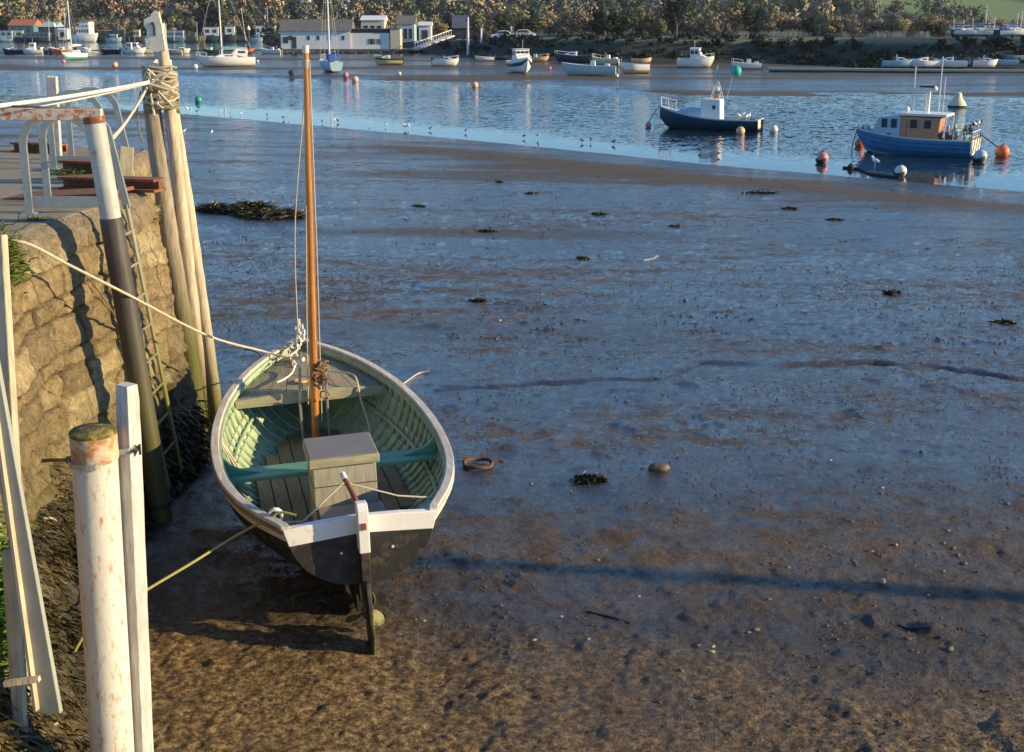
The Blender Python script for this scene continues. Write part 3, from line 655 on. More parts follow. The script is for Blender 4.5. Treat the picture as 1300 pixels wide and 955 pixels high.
# ---- rusty steel beams sticking out past the quay edge
def ibeam(a, b, w, h, label):
    t = thing('rusty_beam', label, 'steel beam', a, 0, 'rusty beams on the quay')
    d = Vector(b) - Vector(a); mb = MB()
    mb.bar((0, 0, h - .012), d + Vector((0, 0, h - .012)), w, .024); mb.build('top_flange', M['rust'], t)
    mb = MB(); mb.bar((0, 0, .012), d + Vector((0, 0, .012)), w, .024); mb.build('bottom_flange', M['rust'], t)
    mb = MB(); mb.bar((0, 0, h / 2), d + Vector((0, 0, h / 2)), .035, h - .05); mb.build('web', M['rust'], t)
ibeam((-4.2, 11.5, 4.0), (-3.22, 11.2, 4.01), .20, .12, 'rusty steel beam nearest the camera, jutting past the quay edge to the piles')
mb = MB(); mb.box((-3.95, 10.9, 4.03), (1.0, .5, .03), (0, R(-4), R(-10))); mb.build('rusty_plate', M['rust']); tag(bpy.data.objects['rusty_plate'], 'flat rusty steel plate lying on the quay behind the nearer ladder hoops', 'steel plate')
ibeam((-4.70, 12.9, 4.0), (-3.98, 12.65, 4.0), .18, .12, 'middle rusty steel beam on the quay between the two sets of hoops')
ibeam((-6.0, 14.9, 4.0), (-5.3, 14.7, 4.0), .18, .12, 'farthest rusty steel beam lying near the end of the quay')
mb = MB(); mb.box((-3.80, 12.1, 4.15), (.13, .05, .36), (0, R(8), R(20))); mb.build('timber_offcut', M['olive'], bevel=.006); tag(bpy.data.objects['timber_offcut'], 'short upright timber offcut on the quay edge left of the leaning piles', 'timber')
mb = MB(); mb.bar(PD(76, 262, 14.2) + Vector((0, 0, 0)), PD(66, 97, 13.9), .11, .07, up=(0, 1, 0)); mb.build('timber_post', M['post'], bevel=.008); tag(bpy.data.objects['timber_post'], 'square bleached timber post standing behind the farther ladder hoops', 'timber post')

# ---- sleeved steel post with rusty handrail
sp0 = Vector((-2.88, 9.42, 1.45)); sp1 = PD(119, 148, 9.42); axis = (sp1 - sp0)
pt = thing('mooring_post', 'tall leaning steel post, pale at the top with a long black sleeve below', 'mooring post', sp0)
mid = axis * 0.77
MB().tube([mid * .9, axis], .078, 20).build('steel_tube', M['tube'], pt, True)
MB().tube([axis * -.03, axis * .35, mid], .088, 20, wob=.01).build('sleeve', M['sleeve'], pt, True)
MB().tube([axis * .985, axis * 1.0], .081, 20).build('top_cap', M['rust'], pt, True)
for k in (.06,): MB().tube([axis * k, axis * (k + .012)], .094, 20).build('band', M['rubber'], pt, True)
rl = MB(); rl.bar(sp1 + Vector((.07, -.02, .015)), Vector((-6.6, 9.40, sp1.z + .03)), .06, .085); rl.build('handrail_beam', M['rustpaint'], bevel=.004)
tag(bpy.data.objects['handrail_beam'], 'horizontal steel rail with flaking white paint and rust, joined to the top of the sleeved post', 'steel rail')

# ---- the lashed piles at the quay corner
def pile(name, a, b, r0, r1, label, mm, n=14, bend=0.03, wob=.05, group='timber piles at the quay corner'):
    a, b = Vector(a), Vector(b); pts = []; K = 26
    ph = random.uniform(0, 6)
    for i in range(K + 1):
        t = i / K; q = a.lerp(b, t); q += Vector((math.sin(ph + t * 5), math.cos(ph * 2 + t * 4), 0)) * bend; pts.append(q)
    mb = MB().tube(pts, [r0 + (r1 - r0) * i / K + random.uniform(-.003, .003) for i in range(K + 1)], n, wob=wob)
    o = mb.build(name, mm, None, True); return tag(o, label, 'timber pile', group)
pile('timber_pile', (-3.17, 11.75, 1.3), PD(191, 103, 11.75), .098, .080, 'thick rough barked pile with green algae below, left of the lashed group', M['pile'], bend=.02)
q0, q1 = Vector((-3.10, 11.95, 1.35)), PD(201, 30, 11.72)
pile('timber_pile', q0 + Vector((.0, 0, 0)), q1, .072, .052, 'slim tall pile with a notched plate on top, tallest of the lashed group', M['pile_pale'], bend=.01, wob=.02)
pile('timber_pile', q0 + Vector((.12, -.02, 0)), PD(214, 97, 11.9), .064, .050, 'pale straight pole on the right of the lashed group, facing the sun', M['pile_pale'], bend=.006, wob=.015)
t = thing('pile_head_plate', 'white painted notched plate fixed to the head of the tallest pile', 'plate', q1 + Vector((-.02, -.05, -.02)))
mb = MB(); pr = [(-.085, -.20), (-.10, -.12), (-.06, -.06), (-.10, 0.0), (-.09, .06), (-.04, .08), (0, .13), (.05, .12), (.07, 0), (.09, -.22), (.0, -.24)]
mb.prism(pr, 'Y', -.02, .02); mb.build('plate', M['white_old'], t, bevel=.004); MB().tube([(-.01, -.05, .02), (-.01, .01, .02)], .014, 10).build('hole_ring', M['darkmetal'], t, True)
MB().box((.0, -.028, -.04), (.018, .014, .10)).build('slot', M['darkmetal'], t)

# lashings round the piles
def rope_obj(name, pts, r, mm, label, n=7, cat='rope', group=None, sub=6, sag=0.0, jit=0.0):
    P = [Vector(p) for p in pts]; out = []
    for i in range(len(P) - 1):
        p0 = P[max(i - 1, 0)]; p1 = P[i]; p2 = P[i + 1]; p3 = P[min(i + 2, len(P) - 1)]
        for k in range(sub):
            t = k / sub
            q = 0.5 * ((2 * p1) + (p2 - p0) * t + (2 * p0 - 5 * p1 + 4 * p2 - p3) * t * t + (3 * p1 - p0 - 3 * p2 + p3) * t ** 3)
            out.append(q)
    out.append(P[-1]); K = len(out) - 1
    for i, q in enumerate(out):
        t = i / K; q.z -= sag * 4 * t * (1 - t)
        if jit: q += Vector((random.uniform(-jit, jit), random.uniform(-jit, jit), random.uniform(-jit, jit)))
    mb = MB().tube(out, r, n); o = mb.build(name, mm, None, True)
    if label: tag(o, label, cat, group)
    return o
lc = PD(204, 112, 11.78)
def lash_pts(c, rx, ry, z0, z1, turns):
    return [c + Vector((math.cos(a) * rx, math.sin(a) * ry, z0 + (z1 - z0) * i / (turns * 10) + random.uniform(-.035, .035))) for i in range(turns * 10 + 1) for a in (2 * math.pi * i / 10,)]
lash = thing('rope_lashing', 'thick wrapping of grey and cream rope binding the piles together near their tops', 'rope lashing', lc)
for (rx, ry, a, b, tn, rr, mm) in ((.150, .15, -.20, .17, 10, .016, 'rope_grey'), (.158, .16, -.22, .02, 7, .014, 'rope_old'), (.158, .165, -.02, .18, 6, .012, 'rope_grey'), (.163, .17, -.19, .12, 4, .011, 'rope')):
    pts = lash_pts(Vector((0, 0, 0)), rx, ry, a, b, tn); MB().tube(pts, rr, 6).build('rope_turns', M[mm], lash, True)
for _ in range(9):
    x0 = random.uniform(-.15, .1); z0 = random.uniform(-.15, .15)
    MB().tube([(x0, -.2, z0), (x0 + random.uniform(-.05, .1), -.24, z0 + random.uniform(-.1, .1)), (x0 + random.uniform(0, .2), -.22, z0 + random.uniform(-.12, .12))], .012, 6).build('rope_loop', M['rope'], lash, True)
MB().tube([(-.16, -.1, -.02), (-.20, -.13, -.2), (-.19, -.15, -.38), (-.16, -.15, -.50)], .008, 6).build('rope_tail', M['rope_old'], lash, True)
ls2 = thing('rope_lashing', 'white rope turns round the tallest pile above the main lashing', 'rope lashing', PD(206, 88, 11.95))
MB().tube(lash_pts(Vector((0, 0, 0)), .085, .085, -.06, .08, 6), .012, 6).build('rope_turns', M['rope_white'], ls2, True)

rope_obj('mooring_rope', [PD(208, 95, 11.7), PD(185, 103, 11.5), PD(90, 119, 10.2), PD(-20, 134, 9.0), PD(-120, 148, 8.2)], .016, M['rope_white'], 'upper of two taut white ropes running from the lashed piles off to the left', sag=.02)
rope_obj('mooring_rope', [PD(206, 97, 11.7), PD(185, 104, 11.5), PD(90, 124, 10.4), PD(-20, 142, 9.4), PD(-120, 160, 8.6)], .014, M['rope_white'], 'lower of two taut white ropes running from the lashed piles off to the left', sag=.02)
rope_obj('mooring_rope', [PD(-20, 133, 9.3), PD(40, 134, 9.35), PD(80, 137, 9.5)], .008, M['darkmetal'], 'thin dark line above the rusty rail at the left', sag=.01)
rope_obj('mooring_rope', [PD(186, 112, 11.6), PD(160, 150, 11.0), PD(130, 185, 10.2)], .012, M['rope'], 'short grey rope slanting from the lashing down to the ladder hoops', sag=.03)
rope_obj('mooring_rope', [PD(181, 118, 11.6), PD(158, 154, 11.0), PD(130, 190, 10.2)], .010, M['rope'], 'second short rope just below the slanting one beside the ladder hoops', sag=.03)

# ---- near pipe, bolted wooden post and strap
pipe_b = Vector((0, 0, 0)); D1 = 5.2
pc = PD(118, 548, D1); pz = PD(143, 955, D1)
ax = (pc - pz).normalized(); base = pc - ax * ((pc.z - 1.3) / ax.z)
pp = thing('steel_pile', 'large white painted steel pipe with rust specks and a rusty rimmed flat top', 'steel pile', base)
top = pc - base
MB().tube([Vector((0, 0, 0)), top * .3, top * .6, top], .1, 40).build('pipe', M['pipe'], pp, True)
m, N, L, bs = new_mat('rusty_lichen_cap'); v = coord(N, L); n1 = noise(N, L, v, 14, 5, .7)
L.new(ramp(N, L, n1, [(0.35, (0.05, 0.045, 0.02)), (0.52, (0.13, 0.11, 0.03)), (0.64, (0.34, 0.27, 0.05)), (0.75, (0.20, 0.14, 0.04))]), bs.inputs['Base Color']); bs.inputs['Roughness'].default_value = .9; bump(N, L, bs, n1, .9, .02)
MB().lathe([(.102, -.012), (.103, .004), (.094, .012), (.02, .017)], top, 40).build('top_cap', m, pp, True)
mr = paint('rusty_collar', (0.58, 0.47, 0.34), .8, .3, 7, dirt=(0.36, 0.17, 0.06), dscale=16, damt=(.45, .6), bmp=.6)
MB().lathe([(.1015, -.13), (.1025, -.12), (.103, -.02), (.102, -.012)], top, 40).build('rusty_collar', mr, pp, True)
wp_t = PD(161, 488, 5.30); wp_b = PD(181, 955, 5.30); axw = (wp_t - wp_b).normalized(); wbase = wp_t - axw * ((wp_t.z - 1.3) / axw.z)
wl = (wp_t - wbase).length
mb = MB(); rot = axw.to_track_quat('Z', 'Y').to_matrix() @ Matrix.Rotation(R(-30), 3, 'Z')
K = 34
for i in range(K):   # one worn square post: rings of slightly uneven section
    pass
vs_ = []; fs_ = []
for i in range(K + 1):
    c_ = wbase + axw * wl * i / K; sc_ = 1 + random.uniform(-.04, .04); tp = .88 if i == K else 1
    for (sx_, sy_) in ((-1, -1), (0, -1.03), (1, -1), (1.03, 0), (1, 1), (0, 1), (-1, 1), (-1.02, 0)):
        vs_.append(c_ - wbase + rot @ Vector((sx_ * .036 * sc_ * tp, sy_ * .040 * tp * (1 + random.uniform(-.03, .03)), 0)))
for i in range(K):
    for j in range(8): fs_.append((i * 8 + j, i * 8 + (j + 1) % 8, (i + 1) * 8 + (j + 1) % 8, (i + 1) * 8 + j))
fs_.append(tuple(range(8))); fs_.append(tuple(K * 8 + j for j in range(8)))
o = MB().add(vs_, fs_).build('timber_post', M['post'], bevel=.004); o.location = wbase
tag(o, 'bleached square wooden post strapped to the right side of the white rusty pipe', 'timber post')
st = thing('pipe_strap', 'metal strap with bolts clamping the wooden post to the white pipe', 'strap', base + top - ax * .135)
pts = [Vector((math.cos(a) * .112, math.sin(a) * .112, 0.0)) for a in np.linspace(R(175), R(290), 12)]
pw = wbase + axw * (wl - .30) - (base + top - ax * .135)
pts += [pw + Vector((-.03, -.075, 0)), pw + Vector((.012, -.058, .002)), pw + Vector((.052, -.02, .004))]
A_ = [p_ + Vector((0, 0, .013)) for p_ in pts]; B_ = [p_ - Vector((0, 0, .013)) for p_ in pts]
Ai = [p_ * .97 + Vector((0, 0, .013)) for p_ in pts]; Bi = [p_ * .97 - Vector((0, 0, .013)) for p_ in pts]
MB().strip(A_, B_).strip(B_, Bi).strip(Bi, Ai).strip(Ai, A_).build('band', M['galv'], st, recalc=True)
MB().tube([pw + Vector((.045, -.065, 0)), pw + Vector((.038, -.02, 0))], .010, 8).build('bolt', M['darkmetal'], st, True)
MB().box(pw + Vector((.056, -.03, 0)), (.008, .014, .05)).build('bracket', M['darkmetal'], st)
MB().tube([(-.10, 0, -.0), (-.21, .02, -.008), (-.245, .02, -.012)], .0085, 8).build('bolt', M['rust'], st, True)
MB().lathe([(.018, -.012), (.018, .012)], (-.112, 0, 0), 6, Euler((0, R(90), 0))).build('nut', M['rust'], st)

# ---- slanting grey board and white plank at the left edge
t = thing('slanting_board', 'long grey board leaning at the left edge of the view above the seaweed', 'board', PD(-5, 560, 4.6))
o0 = t.location.copy()
MB().bar(PD(-20, 430, 4.6) - o0, PD(66, 905, 4.5) - o0, .088, .025, up=(0.15, 1, 0)).build('board', M['galv_grey'], t, bevel=.004)
MB().bar(PD(-9, 430, 4.56) - o0 + Vector((-.035, .02, 0)), PD(55, 905, 4.46) - o0 + Vector((-.035, .02, 0)), .012, .03, up=(0.15, 1, 0)).build('edge_strip', M['pile_pale'], t)
MB().bar(PD(6, 868, 4.45) - o0, PD(50, 862, 4.45) - o0, .025, .02).build('foot_strip', M['pile_pale'], t)
o = MB().bar(PD(-2, 298, 5.9), PD(36, 955, 5.5), .075, .045, up=(.3, 1, 0)).build('white_plank', M['pile_pale'], bevel=.006); tag(o, 'narrow whitish plank standing upright behind the slanting grey board', 'plank')
o = MB().bar(PD(12, 700, 5.3), PD(28, 955, 5.3), .06, .05).build('wooden_stake', M['olive'], bevel=.006); tag(o, 'short brownish stake between the leafy plant and the slanting grey board', 'stake')

# out of frame on the right: the tall mooring pile whose shadow crosses the mud
o = MB().tube([(16.2, 6.22, 0.8), (16.2, 6.22, 6.85)], .095, 14).build('mooring_pile', M['pile'], None, True); tag(o, 'tall timber mooring pile standing on the mud beyond the right of the view', 'mooring pile')

# ================================================================== THE DINGHY
HS = [0, .5, 1, 1.5, 2, 2.5, 3, 3.5, 3.75, 3.92, 4.0]
HB = [.485, .685, .815, .870, .870, .815, .695, .455, .270, .105, .022]
HZ = [.80, .765, .745, .745, .765, .80, .85, .925, .965, .995, 1.01]
HK = [.36, .27, .21, .17, .14, .14, .17, .27, .40, .62, .90]
def cub(xs, ys, s):
    xs, ys = np.array(xs, float), np.array(ys, float); s = np.clip(s, xs[0], xs[-1])
    d = np.gradient(ys, xs); i = np.clip(np.searchsorted(xs, s) - 1, 0, len(xs) - 2); h = xs[i + 1] - xs[i]; t = (s - xs[i]) / h
    return ys[i] * (2 * t**3 - 3 * t**2 + 1) + h * d[i] * (t**3 - 2 * t**2 + t) + ys[i + 1] * (-2 * t**3 + 3 * t**2) + h * d[i + 1] * (t**3 - t**2)
def hb(s): return float(cub(HS, HB, s))
def hz(s): return float(cub(HS, HZ, s))
def hk(s): return float(cub(HS, HK, s))
def sect(s, v, inner=False):
    """point (x>=0, z) of the hull section at station s, v from keel 0 to sheer 1"""
    b, zs, zk = hb(s), hz(s), hk(s); e = 0.80 + 0.5 * max(0, (s - 2.2) / 1.8) + 0.12 * max(0, (1 - s)); g = 1.0 + .0 * s
    full = max(0, (s - 2.6) / 1.4); a = v * math.pi / 2
    x = b * (math.sin(a) ** e * (1 - full * .35) + v ** 1.1 * full * .35); z = zk + (zs - zk) * ((1 - math.cos(a)) * (1 - full * .5) + v * full * .5)
    return x, z
NS = 8      # strakes
def strake_rows(inner):
    rows = []
    for i in range(NS):
        for k, t in enumerate((0, .5, 1)):
            v = (i + t) / NS; off = .011 * (1 - t)
            rows.append((v, off - (.016 if inner else 0)))
    return rows
DG = thing('dinghy', 'clinker built dinghy with green inside, black bottom and white sheer strake, aground on the mud', 'dinghy', (-.975, 7.485, MUD0), R(15))
DG.rotation_euler = (0, R(-1.5), R(15))
ST = [0.0] + [i * .1 for i in range(1, 40)] + [3.95, 4.0]
def skin(name, rows, m, inner=False):
    mb = MB()
    for side in (-1, 1):
        vs, fs = [], []
        for s in ST:
            for v, off in rows:
                x, z = sect(s, v); x2, z2 = sect(s, min(1, v + .01)); x1, z1 = sect(s, max(0, v - .01))
                nx, nz = (z2 - z1), -(x2 - x1); l = math.hypot(nx, nz) or 1
                vs.append((side * max(0.0, x + off * nx / l), s, z + off * nz / l))
        n = len(rows)
        for i in range(len(ST) - 1):
            for j in range(n - 1): fs.append((i * n + j, i * n + j + 1, (i + 1) * n + j + 1, (i + 1) * n + j))
        mb.add(vs, fs)
    return mb.build(name, m, DG, True)
ro = strake_rows(False); ri = strake_rows(True)
skin('hull_planking', ro[:3 * (NS - 1)], M['black'])
skin('sheer_strake', ro[3 * (NS - 1):], M['white_old'])
skin('inner_planking', ri, M['mint'])
# transom
def sect_pts(s, n=16, inset=0.0): return [(max(0, sect(s, i / n)[0] - inset), sect(s, i / n)[1]) for i in range(n + 1)]
SP_ = sect_pts(0.0); crown = .035
zc = .778     # lower edge of the white band
prof = [(x, z) for x, z in SP_ if z <= zc - .09]; xb = np.interp(zc - .09, [z for x, z in SP_], [x for x, z in SP_])
poly = [(-x, z) for x, z in prof[::-1]][:-1] + [(x, z) for x, z in prof] + [(xb, zc - .09), (0, zc - .055), (-xb, zc - .09)]
mb = MB(); mb.prism(poly, 'Y', -.035, .0); mb.build('transom', M['black'], DG)
band = [(-xb - .005, zc - .087), (0, zc - .052), (xb + .005, zc - .087), (hb(0) + .02, hz(0)), (hb(0) + .02, hz(0) + .012), (.25, hz(0) + .035), (0, hz(0) + .045), (-.25, hz(0) + .035), (-hb(0) - .02, hz(0) + .012), (-hb(0) - .02, hz(0))]
mb = MB(); mb.prism(band, 'Y', -.045, .012); mb.build('transom_capping', M['white'], DG, bevel=.006)
# gunwale rails: swept rectangles along the sheer
def sheer_path(side, off, dz, s0=0.0, s1=4.0, n=60):
    P = []
    for i in range(n + 1):
        s = s0 + (s1 - s0) * i / n; b = hb(s); ds = .02
        tb = (hb(min(4, s + ds)) - hb(max(0, s - ds))) / (min(4, s + ds) - max(0, s - ds)); l = math.hypot(1, tb)
        P.append((Vector((side * (b + off / l), s - off * tb / l, hz(s) + dz)), Vector((side / l, -tb / l, 0))))
    return P
def sweep_rect(P, w, h):
    vs, fs = [], []
    for p, nn in P:
        for a, b in ((-w / 2, -h / 2), (w / 2, -h / 2), (w / 2, h / 2), (-w / 2, h / 2)): vs.append(p + nn * a + Vector((0, 0, b)))
    for i in range(len(P) - 1):
        for j in range(4): fs.append((i * 4 + j, i * 4 + (j + 1) % 4, (i + 1) * 4 + (j + 1) % 4, (i + 1) * 4 + j))
    fs += [(0, 1, 2, 3), tuple(len(vs) - 4 + j for j in range(4))]
    return MB().add(vs, fs)
for side in (-1, 1):
    sweep_rect(sheer_path(side, .0, .014, -.03, 3.99), .062, .030).build('gunwale', M['rail'], DG, bevel=.006)
    sweep_rect(sheer_path(side, .024, -.022, 0, 3.97), .016, .024).build('rubbing_strake', M['floor'] if side < 0 else M['white_old'], DG, bevel=.004)
    sweep_rect(sheer_path(side, -.040, -.020, .05, 3.8), .020, .040).build('inwale', M['mint'], DG)
# ribs
for i in range(27):
    s = .22 + i * .128
    if s > 3.6: break
    for side in (-1, 1):
        mb = MB(); vs = []; fs = []; n = 14
        for j in range(n + 1):
            v = .12 + .86 * j / n; x, z = sect(s, v); x2, z2 = sect(s, min(1, v + .01)); x1, z1 = sect(s, max(0, v - .01)); nx, nz = -(z2 - z1), (x2 - x1); l = math.hypot(nx, nz)
            for dy in (-.010, .010):
                for o_ in (.012, .030): vs.append((side * (x + nx / l * o_), s + dy, z + nz / l * o_))
        for j in range(n):
            a = j * 4; b = a + 4
            fs += [(a + 1, a + 3, b + 3, b + 1), (a, a + 1, b + 1, b), (a + 2, b + 2, b + 3, a + 3)]
        mb.add(vs, fs).build('rib', M['mint'], DG)
# stringers that carry the thwart
for side in (-1, 1):
    P = []
    for i in range(40):
        s = .3 + i * .075; x, z = sect(s, .70); P.append((side * (x - .040), s, z))
    MB().tube(P, .016, 6).build('stringer', M['mint'], DG, True)
# floorboards
zf = .33; mb = MB(); fx = -.56
def width_at(s, z):
    vv = np.linspace(0, 1, 60); pts = [sect(s, v_) for v_ in vv]; return float(np.interp(z, [p_[1] for p_ in pts], [p_[0] for p_ in pts])) - .03
for k in range(-5, 5):
    x0 = k * .115 + .006; x1 = x0 + .105; ss = [s for s in np.arange(.15, 3.4, .1) if width_at(s, zf) > max(abs(x0), abs(x1))]
    if len(ss) > 1: mb.box(((x0 + x1) / 2, (ss[0] + ss[-1]) / 2, zf), (x1 - x0, ss[-1] - ss[0], .016))
mb.build('floorboards', M['floor'], DG)
# foredeck of planks following the sheer, and its beam
sdk = 3.02; zdk = -.075
vs, fs = [], []; nd = 22; npk = 9
mb = MB()
for i in range(nd):
    sa = sdk + (3.93 - sdk) * i / nd; sb_ = sdk + (3.93 - sdk) * (i + 1) / nd
    for k in range(npk):
        u0, u1 = -1 + 2 * k / npk, -1 + 2 * (k + 1) / npk
        g = .003
        def dp(s, u): return (u * (hb(s) - .02), s, hz(s) + zdk + .03 * (1 - u * u))
        a, b, c, d = dp(sa, u0), dp(sa, u1), dp(sb_, u1), dp(sb_, u0)
        a = (a[0] + g, a[1], a[2]); d = (d[0] + g, d[1], d[2]); b = (b[0] - g, b[1], b[2]); c = (c[0] - g, c[1], c[2])
        mb.add([a, b, c, d] + [(p_[0], p_[1], p_[2] - .02) for p_ in (a, b, c, d)], [(0, 1, 2, 3), (0, 3, 7, 4), (1, 5, 6, 2), (4, 7, 6, 5)])
mb.build('foredeck', M['deckwood'], DG, recalc=False)
w_ = hb(sdk) - .02
bm_ = [(-w_, -.055), (w_, -.055), (w_, .012), (.35, .04), (0, .05), (-.35, .04), (-w_, .012)]
MB().prism([(x, z + hz(sdk) + zdk - .01) for x, z in bm_], 'Y', sdk - .045, sdk + .002).build('deck_beam', M['olive_x'], DG, bevel=.004)
vv_ = [(-w_, hz(sdk) - .07), (w_, hz(sdk) - .07)]
# mooring cleat, stemhead fitting
MB().tube([(0, 3.93, .98), (0, 4.0, 1.04), (0, 4.03, 1.10)], [.03, .026, .02], 8).build('stem_head', M['mint'], DG, True)
f = MB().tube([(-.10, 3.72, 1.00), (.03, 3.86, 1.05)], .014, 8); f.build('fairlead', M['darkmetal'], DG, True)
MB().tube([(-.10, 3.52, .98), (-.02, 3.40, .99)], .02, 8).build('cleat', M['white_old'], DG, True)
# thwart with knees
ts = 1.62; tz = .60; tw = width_at(ts, tz)
MB().box((0, ts, tz), (tw * 2 + .04, .24, .032)).build('thwart', M['teal'], DG, bevel=.006)
for side in (-1, 1):
    xw = width_at(ts, hz(ts) - .02)
    kp = [(side * (tw - .27), tz + .017), (side * (tw + .0), tz + .017), (side * xw, hz(ts) - .03), (side * (xw - .03), hz(ts) - .0), (side * (xw - .07), hz(ts) - .05), (side * (tw - .11), tz + .06)]
    MB().prism(kp, 'Y', ts - .02, ts + .02).build('thwart_knee', M['teal'], DG, bevel=.004)
# stern corner seats
for side in (-1, 1):
    poly = [(side * .16, .02), (side * .46, .02), (side * .62, .38), (side * .55, .42), (side * .30, .12)]
    if side < 0: poly = [(side * .18, .02), (side * .46, .02), (side * .66, .50), (side * .58, .50), (side * .44, .26)]
    MB().prism(poly, 'Z', .675, .705).build('quarter_knee', M['teal_pale'], DG, bevel=.004)
# engine box, its lid and the lower step box
bx = .02
BOX = []
MB().box((bx, 1.14, .58), (.46, .44, .54)).build('engine_box', M['olive'], DG, bevel=.006)
for z_ in (.52, .70): MB().box((bx, 1.14, z_), (.466, .446, .006)).build('panel_groove', M['walldark'], DG)
MB().box((bx, 1.14, .885), (.51, .49, .065)).build('lid_rim', M['olive_x'], DG, bevel=.006)
MB().box((bx, 1.14, .922), (.495, .475, .012)).build('lid', M['lid'], DG, bevel=.004)
MB().box((bx + .02, .66, .42), (.40, .40, .22)).build('step_box', M['redwood'], DG, bevel=.005)
MB().box((bx + .02, .66, .545), (.47, .46, .022)).build('step_lid', M['lid'], DG, bevel=.004)
MB().tube([(bx + .0, .44, .60), (bx, .40, .60)], .02, 8).build('latch', M['darkmetal'], DG, True)
# mast step partners, keelson line
MB().box((0, 2.93, .36), (.10, .20, .06)).build('mast_step', M['floor'], DG, bevel=.005)
# deadwood / skeg, stern post
MB().prism([(0.02, .37), (1.8, .16), (3.2, .17), (3.4, .10), (2.9, .02), (.3, .02), (.22, .03), (.22, .20), (.02, .20)], 'X', -.035, .035).build('keel', M['black'], DG, bevel=.006)
# propeller
pr_ = Vector((0.0, -.035, .155)); hub = MB().lathe([(.004, -.07), (.03, -.03), (.032, .05), (.02, .07)], pr_, 12, Euler((R(90), 0, 0))); hub.build('propeller_hub', M['prop'], DG, True)
for k in range(3):
    a = R(78 + 120 * k); rings = []
    mb = MB(); vs = []; n = 10
    for i in range(n + 1):
        r = .02 + .13 * i / n; wdt = .044 * math.sin(math.pi * (0.12 + .88 * (i / n)) ) ** .6 + .008; tw_ = R(60 - 35 * i / n)
        er = Vector((math.cos(a), 0, math.sin(a))); et = Vector((-math.sin(a), 0, math.cos(a))); c = pr_ + er * r; dd = et * math.cos(tw_) + Vector((0, 1, 0)) * math.sin(tw_)
        nrm = er.cross(dd).normalized() * .004
        vs += [c - dd * wdt + nrm, c + dd * wdt + nrm, c + dd * wdt - nrm, c - dd * wdt - nrm]
    fs = [(i * 4 + j, i * 4 + (j + 1) % 4, i * 4 + 4 + (j + 1) % 4, i * 4 + 4 + j) for i in range(n) for j in range(4)] + [(0, 1, 2, 3), (4 * n, 4 * n + 1, 4 * n + 2, 4 * n + 3)]
    mb.add(vs, fs).build('propeller_blade', M['prop'], DG, True)
# rudder: white head, black stock, long thin blade
yr = -.10
RH = MB().prism([(yr - .06, .63), (yr + .05, .63), (yr + .055, .955), (yr - .02, .965), (yr - .065, .93)], 'X', -.036, .036).build('rudder_head', M['white'], DG, bevel=.006)
MB().box((0, yr - .066, .82), (.032, .012, .045)).build('tiller_slot', M['redwood'], RH)
MB().prism([(yr - .062, .30), (yr + .045, .34), (yr + .05, .628), (yr - .058, .628)], 'X', -.030, .030).build('rudder_stock', M['black'], DG, bevel=.005)
rb = [(yr - .10, .44), (yr - .18, .30), (yr - .23, .10), (yr - .20, -.03), (yr - .02, -.03), (yr + .02, .10), (yr - .03, .32), (yr + .02, .44)]
MB().prism(rb, 'X', -.013, .013).build('rudder_blade', M['black'], DG, bevel=.004)
MB().tube([(0.004, yr - .20, .28), (.006, yr - .235, .12), (.004, yr - .205, -.02)], .006, 6).build('blade_edge', M['prop'], DG, True)
MB().tube([(0, yr, .88), (-.03, .10, .955), (-.055, .24, 1.00)], [.020, .018, .016], 10).build('tiller', M['redwood'], DG, True)
MB().tube([(-.055, .24, 1.00), (-.065, .30, 1.02)], [.021, .020], 10).build('tiller_grip', M['white'], DG, True)
for z_ in (.50, .70): MB().box((0, yr + .06, z_), (.05, .06, .03)).build('gudgeon', M['darkmetal'], DG)
# scuppers on the transom
for x_ in (-.14, .20): MB().tube([(x_, -.036, .60), (x_, -.042, .60)], .010, 8).build('drain_plug', M['white_old'], DG, True)

# mast: its own thing, stepped in the dinghy
def DW(p):
    return Matrix.Translation(DG.location) @ DG.rotation_euler.to_matrix().to_4x4() @ Vector(p)
mf = DW((0.0, 2.93, .38)); mt = PD(388, 62, 10.25)
DGM = Matrix.Translation(DG.location) @ DG.rotation_euler.to_matrix().to_4x4(); DGI = DGM.inverted()
m0 = Vector((0.0, 2.93, .38)); ax = DGI @ mt - m0
def MP(k, dx=0, dy=0): return m0 + ax * k + Vector((dx, dy, 0))
spar = MB().tube([MP(0), MP(.25), MP(.6), MP(.97), MP(1)], [.036, .037, .033, .024, .023], 18).build('mast', M['varnish'], DG, True)
MB().tube([MP(.955), MP(.975)], .029, 14).build('mast_band', M['olive'], spar, True)
MB().tube([MP(.99), MP(1.008)], .027, 14).build('mast_cap', M['white_old'], spar, True)
for dx, a, b in ((.056, .05, .97), (-.060, .10, .62)):
    MB().tube([MP(a, dx, -.03), MP(.5 * (a + b), dx * .85, -.03), MP(b, dx * .5, -.02)], .0045, 6).build('halyard', M['rope'], spar, True)
MB().tube([MP(.22, -.12, .02), MP(.10, -.13), MP(0, -.11)], .012, 6).build('stay_bar', M['galv'], spar, True)
MB().tube([MP(.20, .10, .02), MP(0, .12)], .012, 6).build('stay_bar', M['galv'], spar, True)
ax = mt - mf
